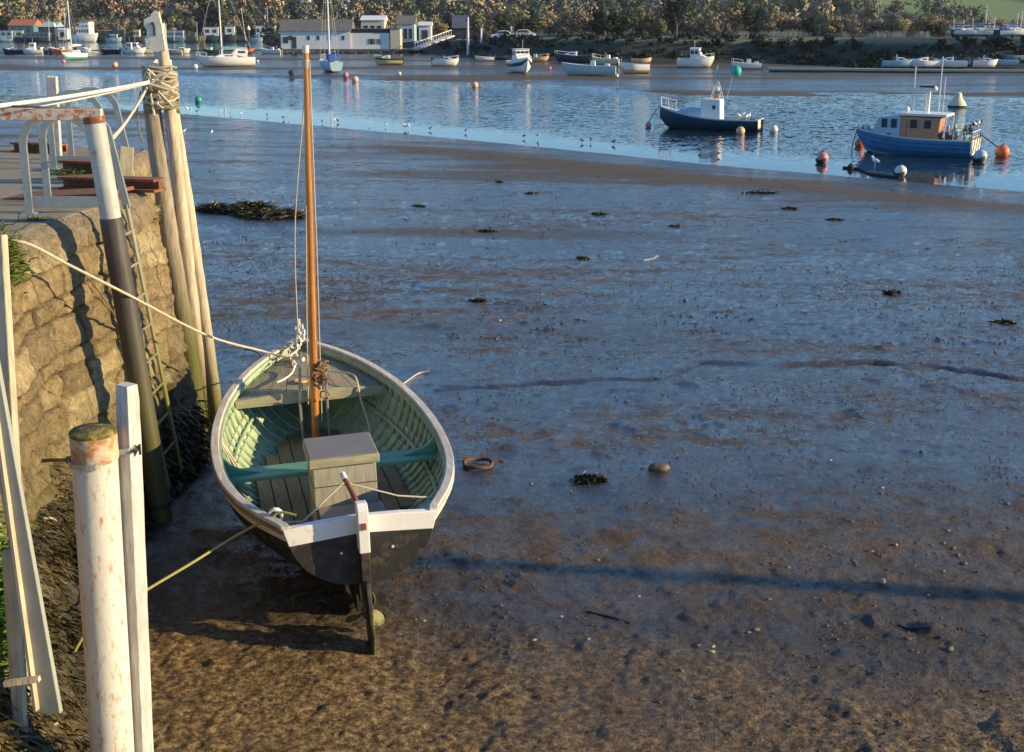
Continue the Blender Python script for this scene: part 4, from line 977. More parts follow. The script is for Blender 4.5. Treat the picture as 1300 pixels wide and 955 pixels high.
# forestay tackle
bow = DW((0, 3.95, 1.05))
rope_obj('forestay', [bow + Vector((.01, -.02, .0)), bow + Vector((.015, -.15, .30)), bow.lerp(mt, .45) + Vector((-.06, 0, 0)), mf + ax * .93], .006, M['rope'], 'thin stay rope rising from the dinghy bow to the masthead')
tk = thing('bow_tackle', 'bundle of white rope and blocks lashed at the stem of the dinghy', 'tackle', bow)
random.seed(5)
for k in range(10):
    c = Vector((.03 * math.sin(k), -.05 * k, .10 - .035 * k)); pts = [c + Vector((math.cos(a) * .035, math.sin(a) * .03, math.sin(a * 2) * .03)) for a in np.linspace(0, 7, 14)]
    MB().tube(pts, .009, 6).build('rope_loop', M['rope_white'], tk, True)
MB().box((0, -.02, .16), (.035, .03, .07)).build('block', M['white_old'], tk, bevel=.008); MB().box((-.0, -.20, .02), (.03, .03, .06)).build('block', M['galv'], tk, bevel=.006)
# tangled brown rope on the mast
cl = thing('rope_coil', 'tangled brown rope hank hanging on the mast at deck level', 'rope coil', mf + ax * .185 + Vector((.06, -.05, 0)))
for k in range(26):
    c = Vector((random.gauss(0, .022), random.gauss(-.01, .02), random.gauss(0, .07))); r_ = random.uniform(.02, .04); t1, t2 = random.uniform(0, 3), random.uniform(0, 3)
    mm_ = Euler((t1, t2, 0)).to_matrix(); pts = [c + mm_ @ Vector((math.cos(a) * r_, math.sin(a) * r_ * 1.3, random.uniform(-.004, .004))) for a in np.linspace(0, 5.6, 12)]
    MB().tube(pts, .007, 5).build('rope_loop', M['rope_brown'], cl, True)
# round coil on the foredeck
rc = thing('rope_coil', 'flat round coil of pale rope lying on the foredeck beside the mast', 'rope coil', DW((-.07, 3.20, .845)), R(15))
pts = [Vector((math.cos(a) * (.012 + a * .0016), math.sin(a) * (.012 + a * .0016), .004)) for a in np.linspace(0, 32, 120)]
MB().tube(pts, .006, 6).build('coil', M['peach'], rc, True)
rope_obj('deck_rope', [DW((-.06, 3.42, .99)), DW((-.10, 3.42, .93)), DW((-.14, 3.30, .90)), DW((-.22, 3.18, .885)), DW((-.30, 3.12, .875))], .009, M['rope_white'], 'short white rope tail curving over the port side of the foredeck')
rope_obj('deck_rope', [DW((.04, 3.30, .93)), DW((.20, 3.22, .905)), DW((.36, 3.10, .90)), DW((.40, 2.99, .87)), DW((.42, 2.93, .70)), DW((.46, 2.80, .50)), DW((.44, 2.62, .37)), DW((.36, 2.60, .355))], .008, M['rope'], 'rope running over the starboard foredeck and down into the dinghy')
rope_obj('tiller_line', [DW((-.50, .12, .80)), DW((-.36, .12, .79)), DW((-.06, .27, .97)), DW((.30, .26, .83)), DW((.58, .28, .77))], .006, M['rope'], 'thin line stretched across the dinghy stern through the tiller', sub=1)
rope_obj('bow_line', [DW((-.02, 3.72, 1.02)), DW((-.16, 3.60, .99)), PD(330, 443, 10.9), PD(262, 423, 10.4), PD(160, 370, 9.3), PD(85, 332, 8.9), PD(38, 308, 8.65), PD(5, 303, 8.6), PD(-40, 302, 8.7)], .011, M['rope'], 'cream bow line sagging from the dinghy across to the quay wall', sag=.02)
rope_obj('loose_line', [PD(60, 318, 9.4), Vector((-3.40, 9.6, 3.55)), Vector((-3.27, 9.9, 3.1)), Vector((-3.16, 10.1, 2.7)), Vector((-3.12, 10.35, 2.3)), Vector((-3.1, 10.2, 2.0))], .007, M['rope_brown'], 'thin brown line hanging loosely down the sunlit face of the quay wall')
rope_obj('bow_line', [DW((-.30, 3.72, .93)), DW((-.45, 3.9, .72)), PM(330, 462) + Vector((0, 0, .12)), PM(290, 461) + Vector((0, 0, .2)), PD(262, 450, 12.3)], .008, M['rope_black'], 'thin black line from the dinghy bow to the foot of the piles')
rope_obj('stern_line', [DW((-.40, .16, .82)), DW((-.50, .20, .84)), DW((-.57, .22, .80)), PD(300, 680, 7.6), PD(240, 717, 7.2), PD(188, 748, 6.95), PD(120, 792, 6.6), Vector((wall_x(6.5, 1.9), 6.5, 1.9))], .009, M['rope_green'], 'yellow green stern line from the port quarter of the dinghy to the wall foot')
hk_ = thing('rope_hitch', 'white rope hitch round the port quarter of the gunwale', 'rope hitch', DW((-.53, .24, .80)))
for k in range(3): MB().tube([Vector((math.cos(a) * .045, .016 * (k - 1), math.sin(a) * .05)) for a in np.linspace(0, 6.3, 12)], .009, 6).build('rope_turn', M['rope_white'], hk_, True)
lg = thing('rope_bundle', 'loose yellowish rope ends draped over the inside of the port side', 'rope bundle', DW((-.84, 2.05, .74)), R(15))
for k in range(9):
    a = random.uniform(-.3, .3); MB().tube([(0 + .02, a * .6, .02), (.05, a * .7 + .02, -.04), (.08 + random.uniform(0, .05), a * .5 - .10, -.16), (.13 + random.uniform(0, .05), -.25 + a * .4, -.30)], .006, 5).build('rope_end', M['rope'], lg, True)

# ================================================================== BOATS AFLOAT AND AGROUND
def hull_fn(Ln, B, D, bowrise=.35, tr=.75, full=.42, rocker=.12, flare=.9):
    """returns station function: s 0 stern .. 1 bow -> half beam, sheer z, keel z (metres)"""
    def f(s):
        b = B / 2 * min(1, tr + (1 - tr) * math.sin(min(1, s / full) * math.pi / 2)) if s < full else B / 2 * max(0.012, (1 - ((s - full) / (1 - full)) ** 2.2)) ** .8
        zs = D * (1 + bowrise * max(0, (s - .25) / .75) ** 2); zk = D * rocker * (1 - s) * .3 + D * 1.0 * max(0, (s - .86) / .14) ** 1.6
        return b, zs, min(zk, zs - .02)
    return f
def hull_mesh(fn, Ln, v0, v1, n=18, rows=6, flare=.85, off=0.0, closed_transom=True):
    mb = MB(); vs = []; m_ = rows + 1
    for i in range(n + 1):
        s = i / n; b, zs, zk = fn(s)
        for side in (-1, 1):
            for j in range(m_):
                v_ = v0 + (v1 - v0) * j / rows; a = v_ * math.pi / 2; full = max(0, (s - .55) / .45)
                x = (b + off) * (math.sin(a) ** (.62 + full * .5)) * (1 - full * .3) + (b + off) * v_ * full * .3
                z = zk + (zs - zk) * ((1 - math.cos(a)) * (1 - full * .4) + v_ * full * .4)
                vs.append((side * x, s * Ln, z))
    fs = []; w2 = 2 * m_
    for i in range(n):
        for k in (0, 1):
            for j in range(rows):
                a = i * w2 + k * m_ + j; fs.append((a, a + 1, a + w2 + 1, a + w2))
    if closed_transom:
        for j in range(rows): fs.append((j, j + 1, m_ + j + 1, m_ + j))
    return mb.add(vs, fs)
def deck_mesh(fn, Ln, s0, s1, dz, inset=.04, n=14, camber=.0):
    mb = MB(); vs = []; fs = []
    for i in range(n + 1):
        s = s0 + (s1 - s0) * i / n; b, zs, zk = fn(s); b = max(.01, b - inset)
        vs += [(-b, s * Ln, zs + dz), (0, s * Ln, zs + dz + camber), (b, s * Ln, zs + dz)]
    for i in range(n): fs += [(3 * i, 3 * i + 1, 3 * i + 4, 3 * i + 3), (3 * i + 1, 3 * i + 2, 3 * i + 5, 3 * i + 4)]
    return mb.add(vs, fs)
def rail_mesh(fn, Ln, r, s0=0, s1=1, dz=.0, n=20):
    mb = MB()
    for side in (-1, 1): mb.tube([(side * fn(s0 + (s1 - s0) * i / n)[0], (s0 + (s1 - s0) * i / n) * Ln, fn(s0 + (s1 - s0) * i / n)[1] + dz) for i in range(n + 1)], r, 6)
    mb.tube([(-fn(s0)[0], s0 * Ln, fn(s0)[1] + dz), (fn(s0)[0], s0 * Ln, fn(s0)[1] + dz)], r, 6)
    return mb
def open_hull(t, fn, Ln, top, bot, inner, split=.55, rim=None, rr=.035, floor=.35):
    hull_mesh(fn, Ln, 0, split).build('hull_bottom', M[bot], t, True); hull_mesh(fn, Ln, split, 1).build('hull', M[top], t, True)
    hull_mesh(fn, Ln, .25, 1, off=-.035).build('inner_hull', M[inner], t, True)
    MB_ = deck_mesh(fn, Ln, .02, .9, -(1 - floor) * fn(.3)[1], .14); MB_.build('floor', M[inner], t)
    rail_mesh(fn, Ln, rr).build('gunwale', M[rim or top], t, True)
def pulpit(t, fn, Ln, h, s0=.82, mm='antenna', r=.018):
    mb = MB(); P = [(sd_ * fn(s_)[0] * .9, s_ * Ln, fn(s_)[1] + h) for sd_, s_ in ((-1, s0), (-1, .93), (-1, .99), (1, .99), (1, .93), (1, s0))]
    mb.tube(P, r, 5)
    for p_ in P: mb.tube([p_, (p_[0], p_[1], p_[2] - h)], r, 5)
    mb.build('pulpit_rail', M[mm], t, True)
def outboard(t, y, z, mm='darkmetal', k=1.0):
    a = MB().box((0, y - .12 * k, z + .22 * k), (.26 * k, .36 * k, .34 * k), top=.75).build('outboard_motor', M[mm], t, bevel=.03)
    MB().box((0, y - .12 * k, z - .25 * k), (.08 * k, .16 * k, .75 * k)).build('outboard_leg', M['darkmetal'], t)
def place(t, px, py, head, z=None, D=None):
    """stand the thing on the flat where the pixel's ray meets it; head = compass of the bow in the plan, degrees from +y towards -x"""
    p_ = PZ(px, py, 0.0); zz = mz(p_.x, p_.y) if z is None else z
    if z is None: zz = max(zz, -.12) - .03
    t.location = (p_.x, p_.y, zz); t.rotation_euler = (0, 0, R(head)); return t
def center(t, Ln):   # move children so the origin is amidships
    for c in t.children: c.location = Vector(c.location) - Vector((0, Ln / 2, 0))

def yacht(label, px, py, head, Ln, B, D, mast_h, hullc, botc, cover=None, wheelhouse=False, hood=None, split=.45, lift=0.0, roll=0):
    t = thing('sailing_yacht', label, 'sailing yacht'); fn = hull_fn(Ln, B, D, .22, .62, .45)
    hull_mesh(fn, Ln, 0, split).build('hull_bottom', M[botc], t, True); hull_mesh(fn, Ln, split, 1).build('hull', M[hullc], t, True)
    deck_mesh(fn, Ln, 0, .99, -.05, .02, camber=.06).build('deck', M['white_old'], t)
    rail_mesh(fn, Ln, .03).build('toe_rail', M[hullc], t, True)
    z0 = fn(.5)[1]
    cab = MB(); cab.prism([(Ln * .30, z0 - .08), (Ln * .32, z0 + .42), (Ln * .60, z0 + .36), (Ln * .72, z0 - .02)], 'X', -B * .26, B * .26); c = cab.build('cabin', M['white'], t, bevel=.05)
    for sd_ in (-1, 1):
        MB().box((sd_ * (B * .26 + .006), Ln * .45, z0 + .20), (.02, Ln * .14, .14)).build('cabin_window', M['glass'], c)
    my = Ln * .56
    if wheelhouse:
        wh = MB(); wh.prism([(Ln * .14, z0 - .05), (Ln * .12, z0 + .95), (Ln * .33, z0 + 1.0), (Ln * .40, z0 + .4)], 'X', -B * .28, B * .28); w_ = wh.build('wheelhouse', M['white'], t, bevel=.05)
        for sd_ in (-1, 1): MB().box((sd_ * (B * .28 + .006), Ln * .23, z0 + .66), (.02, Ln * .12, .28)).build('wheelhouse_window', M['glass'], w_)
    if hood:
        h_ = MB(); h_.prism([(Ln * .16, z0 + .0), (Ln * .17, z0 + .75), (Ln * .30, z0 + .85), (Ln * .36, z0 + .35)], 'X', -B * .3, B * .3); h_.build('spray_hood', M[hood], t, bevel=.12)
    mst = MB().tube([(0, my, z0), (0, my, z0 + mast_h)], [.10, .075], 8).build('mast', M['antenna'], t, True)
    MB().tube([(-.5, my, z0 + mast_h * .55), (.5, my, z0 + mast_h * .55)], .025, 5).build('spreader', M['antenna'], mst)
    if Ln > 3:
        MB().tube([(0, my, z0 + 1.0), (0, Ln * .12, z0 + 1.1)], .05, 6).build('boom', M['antenna'], t, True)
        if cover: MB().tube([(0, my - .1, z0 + 1.18), (0, Ln * .35, z0 + 1.22), (0, Ln * .14, z0 + 1.2)], [.16, .13, .07], 8).build('sail_cover', M[cover], t, True)
        rg = MB(); rg.tube([(0, my, z0 + mast_h), (0, Ln * .985, fn(.98)[1])], .012, 4); rg.tube([(0, my, z0 + mast_h), (0, .05, z0)], .012, 4)
        for sd_ in (-1, 1): rg.tube([(0, my, z0 + mast_h * .95), (sd_ * B * .47, my - .1, z0)], .012, 4)
        rg.build('rigging', M['antenna'], t, True)
    pulpit(t, fn, Ln, .5)
    MB().prism([(Ln * .35, .02), (Ln * .62, .02), (Ln * .58, -.35 - lift), (Ln * .40, -.35 - lift)], 'X', -.06, .06).build('keel', M[botc], t)
    center(t, Ln); place(t, px, py, head)
    t.location.z += lift; t.rotation_euler = (0, R(roll), R(head)); return t

yacht('small white sloop with aqua bottom aground in front of the left pontoon boats', 94, 78, 165, 5.6, 2.1, .95, 7.6, 'white', 'aqua', 'white_old', split=.62)
yacht('large white ketch rigged yacht with wheelhouse aground left of the dinghy mast', 287, 86, 108, 7.4, 2.6, 1.15, 11.0, 'white', 'white_old', 'aqua', wheelhouse=True, split=.3)
yacht('pale blue yacht with a blue spray hood right of the dinghy mast', 420, 94.5, 20, 6.3, 2.3, 1.15, 11.5, 'skyblue', 'greenhull', None, hood='sailcover', split=.35)

def motorboat(label, px, py, head, Ln, B, D, kind='cuddy', top='white', bot='white_old', stripe=None, group=None, rails=True, roll=0, z=None, motor='darkmetal', split=.45, name='motorboat'):
    t = thing(name, label, 'motorboat', group=group); fn = hull_fn(Ln, B, D, .35, .85, .45)
    if kind in ('open', 'console'):
        open_hull(t, fn, Ln, top, bot, 'white_old' if top != 'orange' else 'orange', split)
        for s_ in (.28, .55): MB().box((0, Ln * s_, fn(s_)[1] * .72), (fn(s_)[0] * 1.85, .26, .05)).build('thwart', M['white_old'], t)
        if kind == 'console':
            MB().box((0, Ln * .42, fn(.4)[1] + .12), (B * .32, .55, .8), top=.85).build('console', M['white'], t, bevel=.03)
            MB().box((0, Ln * .42 + .30, fn(.4)[1] + .62), (B * .32, .03, .30), (R(-20), 0, 0)).build('windscreen', M['glass'], t)
            MB().box((0, Ln * .16, fn(.1)[1] - .02), (B * .5, .5, .5), top=.9).build('seat_box', M['white'], t, bevel=.03)
    else:
        hull_mesh(fn, Ln, 0, split).build('hull_bottom', M[bot], t, True); hull_mesh(fn, Ln, split, 1).build('hull', M[top], t, True)
        if stripe: hull_mesh(fn, Ln, .66, .86, off=.012, closed_transom=True).build('hull_stripe', M[stripe], t, True)
        hull_mesh(fn, Ln, .3, 1, off=-.05).build('inner_hull', M['white_old'], t, True)
        deck_mesh(fn, Ln, .46, .99, -.04, .02, camber=.07).build('foredeck', M['white'], t)
        deck_mesh(fn, Ln, .02, .5, -.55 * fn(.2)[1], .08).build('cockpit_floor', M['white_old'], t)
        rail_mesh(fn, Ln, .035).build('gunwale', M[top], t, True)
        z0 = fn(.5)[1]
        if kind == 'cuddy':
            h = .42 * min(1, Ln / 5) + .15; c = MB().prism([(Ln * .44, z0 - .1), (Ln * .43, z0 + h), (Ln * .60, z0 + h * .85), (Ln * .80, z0 + .12)], 'X', -B * .33, B * .33).build('cabin', M['white'], t, bevel=.05)
            for sd_ in (-1, 1): MB().box((sd_ * (B * .33 + .004), Ln * .56, z0 + h * .45), (.02, Ln * .14, h * .35)).build('cabin_window', M['glass'], c)
            MB().box((0, Ln * .44, z0 + h + .14), (B * .58, .03, .30), (R(-28), 0, 0)).build('windscreen', M['glass'], t)
        if kind == 'wheelhouse':
            H = 1.25; c = MB().prism([(Ln * .36, z0 - .2), (Ln * .36, z0 + H), (Ln * .60, z0 + H), (Ln * .66, z0 + .45), (Ln * .84, z0 + .12)], 'X', -B * .34, B * .34).build('wheelhouse', M['white'], t, bevel=.05)
            for sd_ in (-1, 1):
                for q in (.42, .53): MB().box((sd_ * (B * .34 + .004), Ln * q, z0 + H * .66), (.02, Ln * .085, H * .34)).build('side_window', M['glass'], c)
            for q in (-1, 0, 1): MB().box((q * B * .215, Ln * .631, z0 + H * .67), (B * .18, .03, H * .38), (R(-13), 0, 0)).build('front_window', M['glass'], c)
            MB().box((0, Ln * .48, z0 + H + .03), (B * .74, Ln * .30, .06)).build('roof', M['white'], c, bevel=.02)
            MB().tube([(-.3, Ln * .45, z0 + H), (-.3, Ln * .45, z0 + H + 1.0)], .02, 5).build('aerial', M['antenna'], t)
    if rails and kind != 'open': pulpit(t, fn, Ln, .38, .62)
    outboard(t, 0.02, fn(0)[1] * .95, motor)
    center(t, Ln); place(t, px, py, head, z); t.rotation_euler = (R(0), R(roll), R(head)); return t

motorboat('small motorboat with dark cover and yellowish bottom, right of the blue yacht', 493, 84, 100, 3.8, 1.6, .75, 'cuddy', 'navy', 'yellow', roll=6, split=.8)
motorboat('small white cabin motorboat lying alone between the yellow boat and the bank', 566, 86, 262, 3.4, 1.5, .75, 'cuddy', 'white', 'yellow', roll=-4, split=.25)
motorboat('small cream open boat close under the bank, first from the left', 615, 78, 95, 2.9, 1.4, .6, 'open', 'white', 'yellow')
motorboat('dark blue open tender tucked under the bank beside the white cruiser', 634, 77, 275, 2.6, 1.3, .55, 'open', 'navy', 'navy')
motorboat('white cruiser with tall glazed wheelhouse and dark hull stripe facing the camera', 661, 95, 196, 5.4, 2.3, 1.25, 'wheelhouse', 'white', 'white_old', stripe='navy', split=.3)
motorboat('orange and white open boat behind the wheelhouse cruiser', 682, 79, 258, 3.5, 1.6, .6, 'console', 'peach', 'yellow', split=.5)
motorboat('navy hulled cruiser with a white cabin top near the bank', 729, 81, 84, 5.6, 2.1, 1.0, 'cuddy', 'navy', 'navy', split=.5)
motorboat('long pale blue open workboat with yellow boot top, nearest of the grounded boats', 747, 98.5, 80, 5.8, 2.0, 1.0, 'console', 'skyblue', 'cream', rails=False, split=.42)
motorboat('cream open boat with dark gear aboard behind the long pale blue boat', 769, 84, 68, 3.9, 1.8, .85, 'console', 'cream', 'cream', split=.35)
motorboat('yellow and white open boat listing, right of the long pale blue boat', 805, 95, 98, 3.2, 1.8, .95, 'open', 'white', 'yellow', roll=7, split=.55)
motorboat('small pinkish tender with black motor beside the listing yellow boat', 814, 82, 262, 2.8, 1.4, .6, 'open', 'peach', 'white_old')
motorboat('white cuddy cruiser with a whip aerial lying alone under the dark bank', 883, 87, 254, 4.6, 2.0, 1.1, 'wheelhouse', 'white', 'cream', roll=3, split=.35)
motorboat('small white console boat, last before the sunken pontoon on the right', 947, 89.5, 84, 3.6, 1.6, .7, 'console', 'white', 'white_old', split=.5)

# ---- boats along the far left pontoon (y 55-68 in the picture)
pont = thing('pontoon', 'long low timber pontoon with small boats along it on the far left flat', 'pontoon', PZ(150, 66, 0)); Lp = PZ(352, 66, 0).x - PZ(-60, 66, 0).x
MB().box(((PZ(352, 66, 0).x + PZ(-60, 66, 0).x) / 2 - pont.location.x, 0, .28), (Lp, 1.6, .22)).build('walkway', M['quaywood'], pont)
for i in range(16):
    MB().tube([((PZ(-50 + i * 26, 66, 0).x - pont.location.x), .9, -.3), ((PZ(-50 + i * 26, 66, 0).x - pont.location.x), .9, 1.1)], .10, 6).build('pontoon_post', M['quaywood'], pont)
small = [(4, 'open', 'white', 250, 'white open dinghy at the left end of the far pontoon'), (17, 'cuddy', 'navy', 110, 'dark covered cabin boat near the left end of the far pontoon'),
         (27, 'open', 'cream', 240, 'cream dinghy beside the dark covered boat on the far pontoon'), (42, 'wheelhouse', 'white', 95, 'white wheelhouse boat left of the blue covered boat on the far pontoon'),
         (53, 'cuddy', 'sailcover', 80, 'boat under a bright blue canvas cover on the far pontoon'), (64, 'cuddy', 'white', 260, 'cream cabin boat between the blue cover and the orange cover'),
         (80, 'cuddy', 'orange', 100, 'boat with a bright orange cover behind the small sloop'), (107, 'cuddy', 'white', 250, 'stubby white boat with a dark top right of the small sloop'),
         (140, 'open', 'navy', 95, 'dark workboat with gear left of the three white boats on the pontoon'), (165, 'wheelhouse', 'white', 88, 'first white wheelhouse boat of the three left of the tall piles'),
         (173, 'wheelhouse', 'white', 268, 'middle white wheelhouse boat of the three left of the tall piles'), (184, 'cuddy', 'cream', 100, 'cream cabin boat at the right of the three left of the tall piles'),
         (221, 'open', 'cream', 85, 'low cream skiff just right of the tall piles on the far pontoon'), (230, 'cuddy', 'white', 265, 'white cabin boat right of the tall piles on the far pontoon'),
         (268, 'cuddy', 'greenhull', 92, 'green covered boat behind the large white yacht'), (313, 'open', 'orange', 260, 'small boat with a red and orange cover behind the stern of the large yacht'),
         (344, 'console', 'white', 80, 'white boat with upright gear at the left end of the long white shed')]
for px, kd, cc, hd, lb in small:
    motorboat(lb, px, 68.3 + random.uniform(-.3, .3), hd, random.uniform(3.2, 4.2), 1.7, .85, kd, cc, 'white_old' if cc != 'navy' else 'navy', group='small boats along the far pontoon', rails=False, split=.4)

# ---- far shore houseboats and moored craft (left, 420 m off)
SH = 53.0
def bldg(label, px0, px1, D, h, col_, roof, roof_h=.0, depth=8, z0=None, nwin=0, win='glass', name='house', cat='house', group=None, gable=False, win_h=.45, door=False, rz=0, ctx=None):
    a = PD(px0, 50, D); b = PD(px1, 50, D); wd = b.x - a.x; cx = (a.x + b.x) / 2
    zz = lz(cx, D) - .3 if z0 is None else z0
    t = thing(name, label, cat, (cx, D, zz), rz, group); dp = depth
    wl_ = MB().box((0, dp / 2, h / 2), (wd, dp, h)).build('wall', M[col_], t)
    ov = .25
    if gable: MB().prism([(-wd / 2 - ov, h), (wd / 2 + ov, h), (0, h + roof_h)], 'Y', -.3, dp + .3).build('roof', M[roof], t)
    else: MB().prism([(-ov, h + .003), (dp + ov, h + .003), (dp * .5, h + max(roof_h, .25))], 'X', -wd / 2 - ov, wd / 2 + ov).build('roof', M[roof], t)
    for i in range(nwin):
        x = -wd / 2 + wd * (i + .7) / (nwin + .4)
        w_ = MB().box((x, -.01, h * .58), (min(1.3, wd / nwin * .5), .06, h * win_h)).build('window', M[win], t)
        MB().box((x, -.06, h * .58 - h * win_h / 2 - .06), (min(1.5, wd / nwin * .6), .08, .08)).build('sill', M['white'], w_)
    if door: MB().box((wd * .05, -.01, h * .38), (1.0, .06, h * .75)).build('door', M['walldark'], t)
    return t
def houseboat(label, px0, px1, D, hullc, cabc, hh=1.4, ch=2.2, nwin=4, s0=.08, s1=.92, roofc='roofgrey'):
    a = PD(px0, 50, D); b = PD(px1, 50, D); wd = b.x - a.x
    t = thing('houseboat', label, 'houseboat', ((a.x + b.x) / 2, D, -.2), group='houseboats along the far shore')
    fn = hull_fn(wd, min(5, wd * .3), hh + .2, .25, .8)
    h_ = hull_mesh(fn, wd, 0, 1, rows=4); h_.v = [(y - wd / 2, -x, z) for x, y, z in h_.v]; h_.build('hull', M[hullc], t, True)
    d_ = deck_mesh(fn, wd, 0, .99, -.05, .02); d_.v = [(y - wd / 2, -x, z) for x, y, z in d_.v]; d_.build('deck', M['quaywood'], t)
    c = MB().box((wd * ((s0 + s1) / 2 - .5), 0, hh + ch / 2), (wd * (s1 - s0), min(4, wd * .25), ch)).build('cabin', M[cabc], t)
    MB().box((wd * ((s0 + s1) / 2 - .5), 0, hh + ch + .08), (wd * (s1 - s0) + .4, min(4.4, wd * .27), .16)).build('roof', M[roofc], t)
    for i in range(nwin):
        x = wd * (s0 - .5) + wd * (s1 - s0) * (i + .5) / nwin
        MB().box((x, -min(4, wd * .25) / 2 - .01, hh + ch * .55), (min(1.2, wd * (s1 - s0) / nwin * .55), .05, ch * .38)).build('window', M['glass'], c)
    MB().tube([(wd * .3, 0, hh + ch), (wd * .3, 0, hh + ch + 1.2)], .09, 6).build('flue', M['darkmetal'], t)
    return t
DF = PZ(650, 53, 0).y - 6
houseboat('pale blue houseboat at the far left edge of the view', -14, 20, DF, 'wallblue', 'wallblue')
houseboat('cream ended houseboat beside the red roofed shed', 19, 31, DF, 'walldark', 'cream', nwin=1)
houseboat('dark low houseboat with pale deckhouse at the far left', 33, 66, DF, 'walldark', 'wallteal', ch=1.6, nwin=5)
houseboat('large white motor yacht houseboat with stepped upper deck', 92, 125, DF - 5, 'white', 'white', 2.2, 2.4, 5, .2, .7, 'white')
houseboat('dark green houseboat with an orange roof line', 124, 142, DF, 'greenhull', 'greenhull', nwin=3, roofc='peach')
houseboat('grey blue motor launch low in the water left of the tall piles', 135, 155, DF - 8, 'skyblue', 'wallblue', 1.2, 1.2, 3, .3, .7, 'white')
houseboat('long dark houseboat with flat dark cabin just left of the tall piles', 142, 160, DF, 'walldark', 'walldark', nwin=4)
houseboat('dark hulled coaster with cream deckhouse behind the plate topped pile', 160, 186, DF - 4, 'walldark', 'cream', 1.5, 2.4, 2, .4, .7)
houseboat('teal houseboat with many windows right of the tall piles', 207, 236, DF, 'wallteal', 'wallblue', nwin=8)
houseboat('old wooden fishing hull with gear right of the teal houseboat', 240, 262, DF - 3, 'quaywood', 'quaywood', 1.6, 1.4, 1, .1, .4)
houseboat('houseboat with white and aqua upper cabin below the dark evergreen', 258, 280, DF, 'greenhull', 'white', 2.0, 2.6, 2)
houseboat('dark houseboat with a boxy white deckhouse right of the large yacht mast', 284, 301, DF, 'walldark', 'white', 2.2, 2.6, 1, .15, .85)
houseboat('small pale launch in front of the red trimmed houseboat', 319, 334, DF - 6, 'skyblue', 'skyblue', 1.2, 1.1, 2, .3, .7)
houseboat('white houseboat with red trim and tall cabin left of the long white shed', 323, 352, DF, 'walldark', 'white', 2.0, 3.0, 4, .1, .95, 'roofred')
bldg('low shed with an orange red tiled roof at the far left', 12, 44, DF + 22, 3.6, 'wallteal', 'roofred', 2.0, 8, nwin=3, name='shed', cat='shed')
bldg('long low building with a pale green roof behind the houseboats', 34, 72, DF + 26, 3.2, 'walldark', 'wallblue', 1.6, 8, nwin=4, name='shed', cat='shed')
bldg('white cabin between the green roofed shed and the motor yacht', 74, 86, DF + 8, 3.4, 'white', 'white', .5, 5, nwin=1, name='shed', cat='shed')
bldg('small white flat topped building beside the motor yacht houseboat', 103, 114, DF + 10, 5.4, 'white', 'roofgrey', .6, 5, nwin=2)
bldg('low white roofed shed right of the white weatherboard row', 385, 408, DF + 14, 3.6, 'white', 'roofgrey', .8, 7, nwin=3, name='shed', cat='shed')
bldg('small dark roofed shed in front of the reed belt', 357, 378, DF + 20, 3.0, 'walldark', 'roofgrey', 1.0, 6, name='shed', cat='shed')
# masts of yachts berthed on the far shore
def bare_mast(px, py_top, D, lab, mm='antenna', lean=0, r=.09):
    b = PD(px + lean, 50, D); tp = PD(px, py_top, D); b.z = .5
    o = MB().tube([b, tp], [r, r * .6], 6).build('yacht_mast', M[mm], None, True); tag(o, lab, 'mast', 'bare masts of craft berthed on the far shore')
for px, py, ln, lb in ((61.5, 24, 1, 'short pale mast in front of the pale green roofed building'), (82, 17, .3, 'thin mast just left of the tall mast of the small sloop'),
                       (187, 25, 0, 'slim mast against the woods just left of the tall piles'), (221, 34, 0, 'short mast above the teal houseboat'), (250, 28, 0, 'pale mast over the old wooden fishing hull'),
                       (306, 10, 6, 'leaning mast right of the large white yacht'), (339, 8, 2, 'tall pale mast above the red trimmed houseboat'), (412, 24, 0, 'mast rising beyond the long white shed'),
                       (428, 16, 0, 'second thin mast just right of the blue yacht mast'), (534, 28, 0, 'left of the two masts by the gangway'), (546, 27, 0, 'right of the two masts by the gangway'), (211, 30, 0, 'very thin mast right beside the tallest pile')):
    bare_mast(px, py, DF - 10, lb, lean=ln)
for px, y0, y1, lb in ((72, 34, 62, 'tall dark pile with a white cap on the far left flat'), (317, 38, 66, 'dark pile with a white cap left of the long white shed')):
    t = thing('channel_pile', lb, 'pile', PZ(px, 67, 0), group='capped piles on the far flat'); hz_ = PD(px, y0, t.location.y).z - t.location.z
    MB().tube([(0, 0, -.3), (0, 0, hz_)], .20, 8).build('pile_shaft', M['walldark'], t, True); MB().lathe([(.34, hz_), (.34, hz_ + .35), (.05, hz_ + .8)], (0, 0, 0), 8).build('pile_cap', M['white'], t)

# ---- the long white sheds on the pier, gangway
DP = PZ(450, 67, 0).y
pier = thing('timber_pier', 'low timber pier on short legs carrying the long white sheds', 'pier', (PD(460, 60, DP).x, DP, 0))
wl = PD(572, 60, DP).x - PD(350, 60, DP).x
MB().box((0, 3, .55), (wl, 8, .3)).build('deck', M['quaywood'], pier)
for i in range(14): MB().tube([(-wl / 2 + wl * (i + .5) / 14, -.8, -.4), (-wl / 2 + wl * (i + .5) / 14, -.8, .5)], .16, 6).build('pier_leg', M['quaywood'], pier)
t = thing('boat_shed', 'long white weatherboard shed with a low grey roof and pale blue gable end', 'shed', (PD(401, 60, DP).x, DP, .7)); wd = PD(445, 60, DP).x - PD(357, 60, DP).x
MB().box((0, 3, 1.7), (wd, 6, 3.4)).build('wall', M['wallwhite'], t); MB().box((-wd / 2 - .03, 3, 1.7), (.06, 5.9, 3.35)).build('gable_wall', M['wallblue'], t)
MB().prism([(-.4, 3.41), (6.4, 3.41), (3, 5.6)], 'X', -wd / 2 - .3, wd / 2 + .3).build('roof', M['roofgrey'], t)
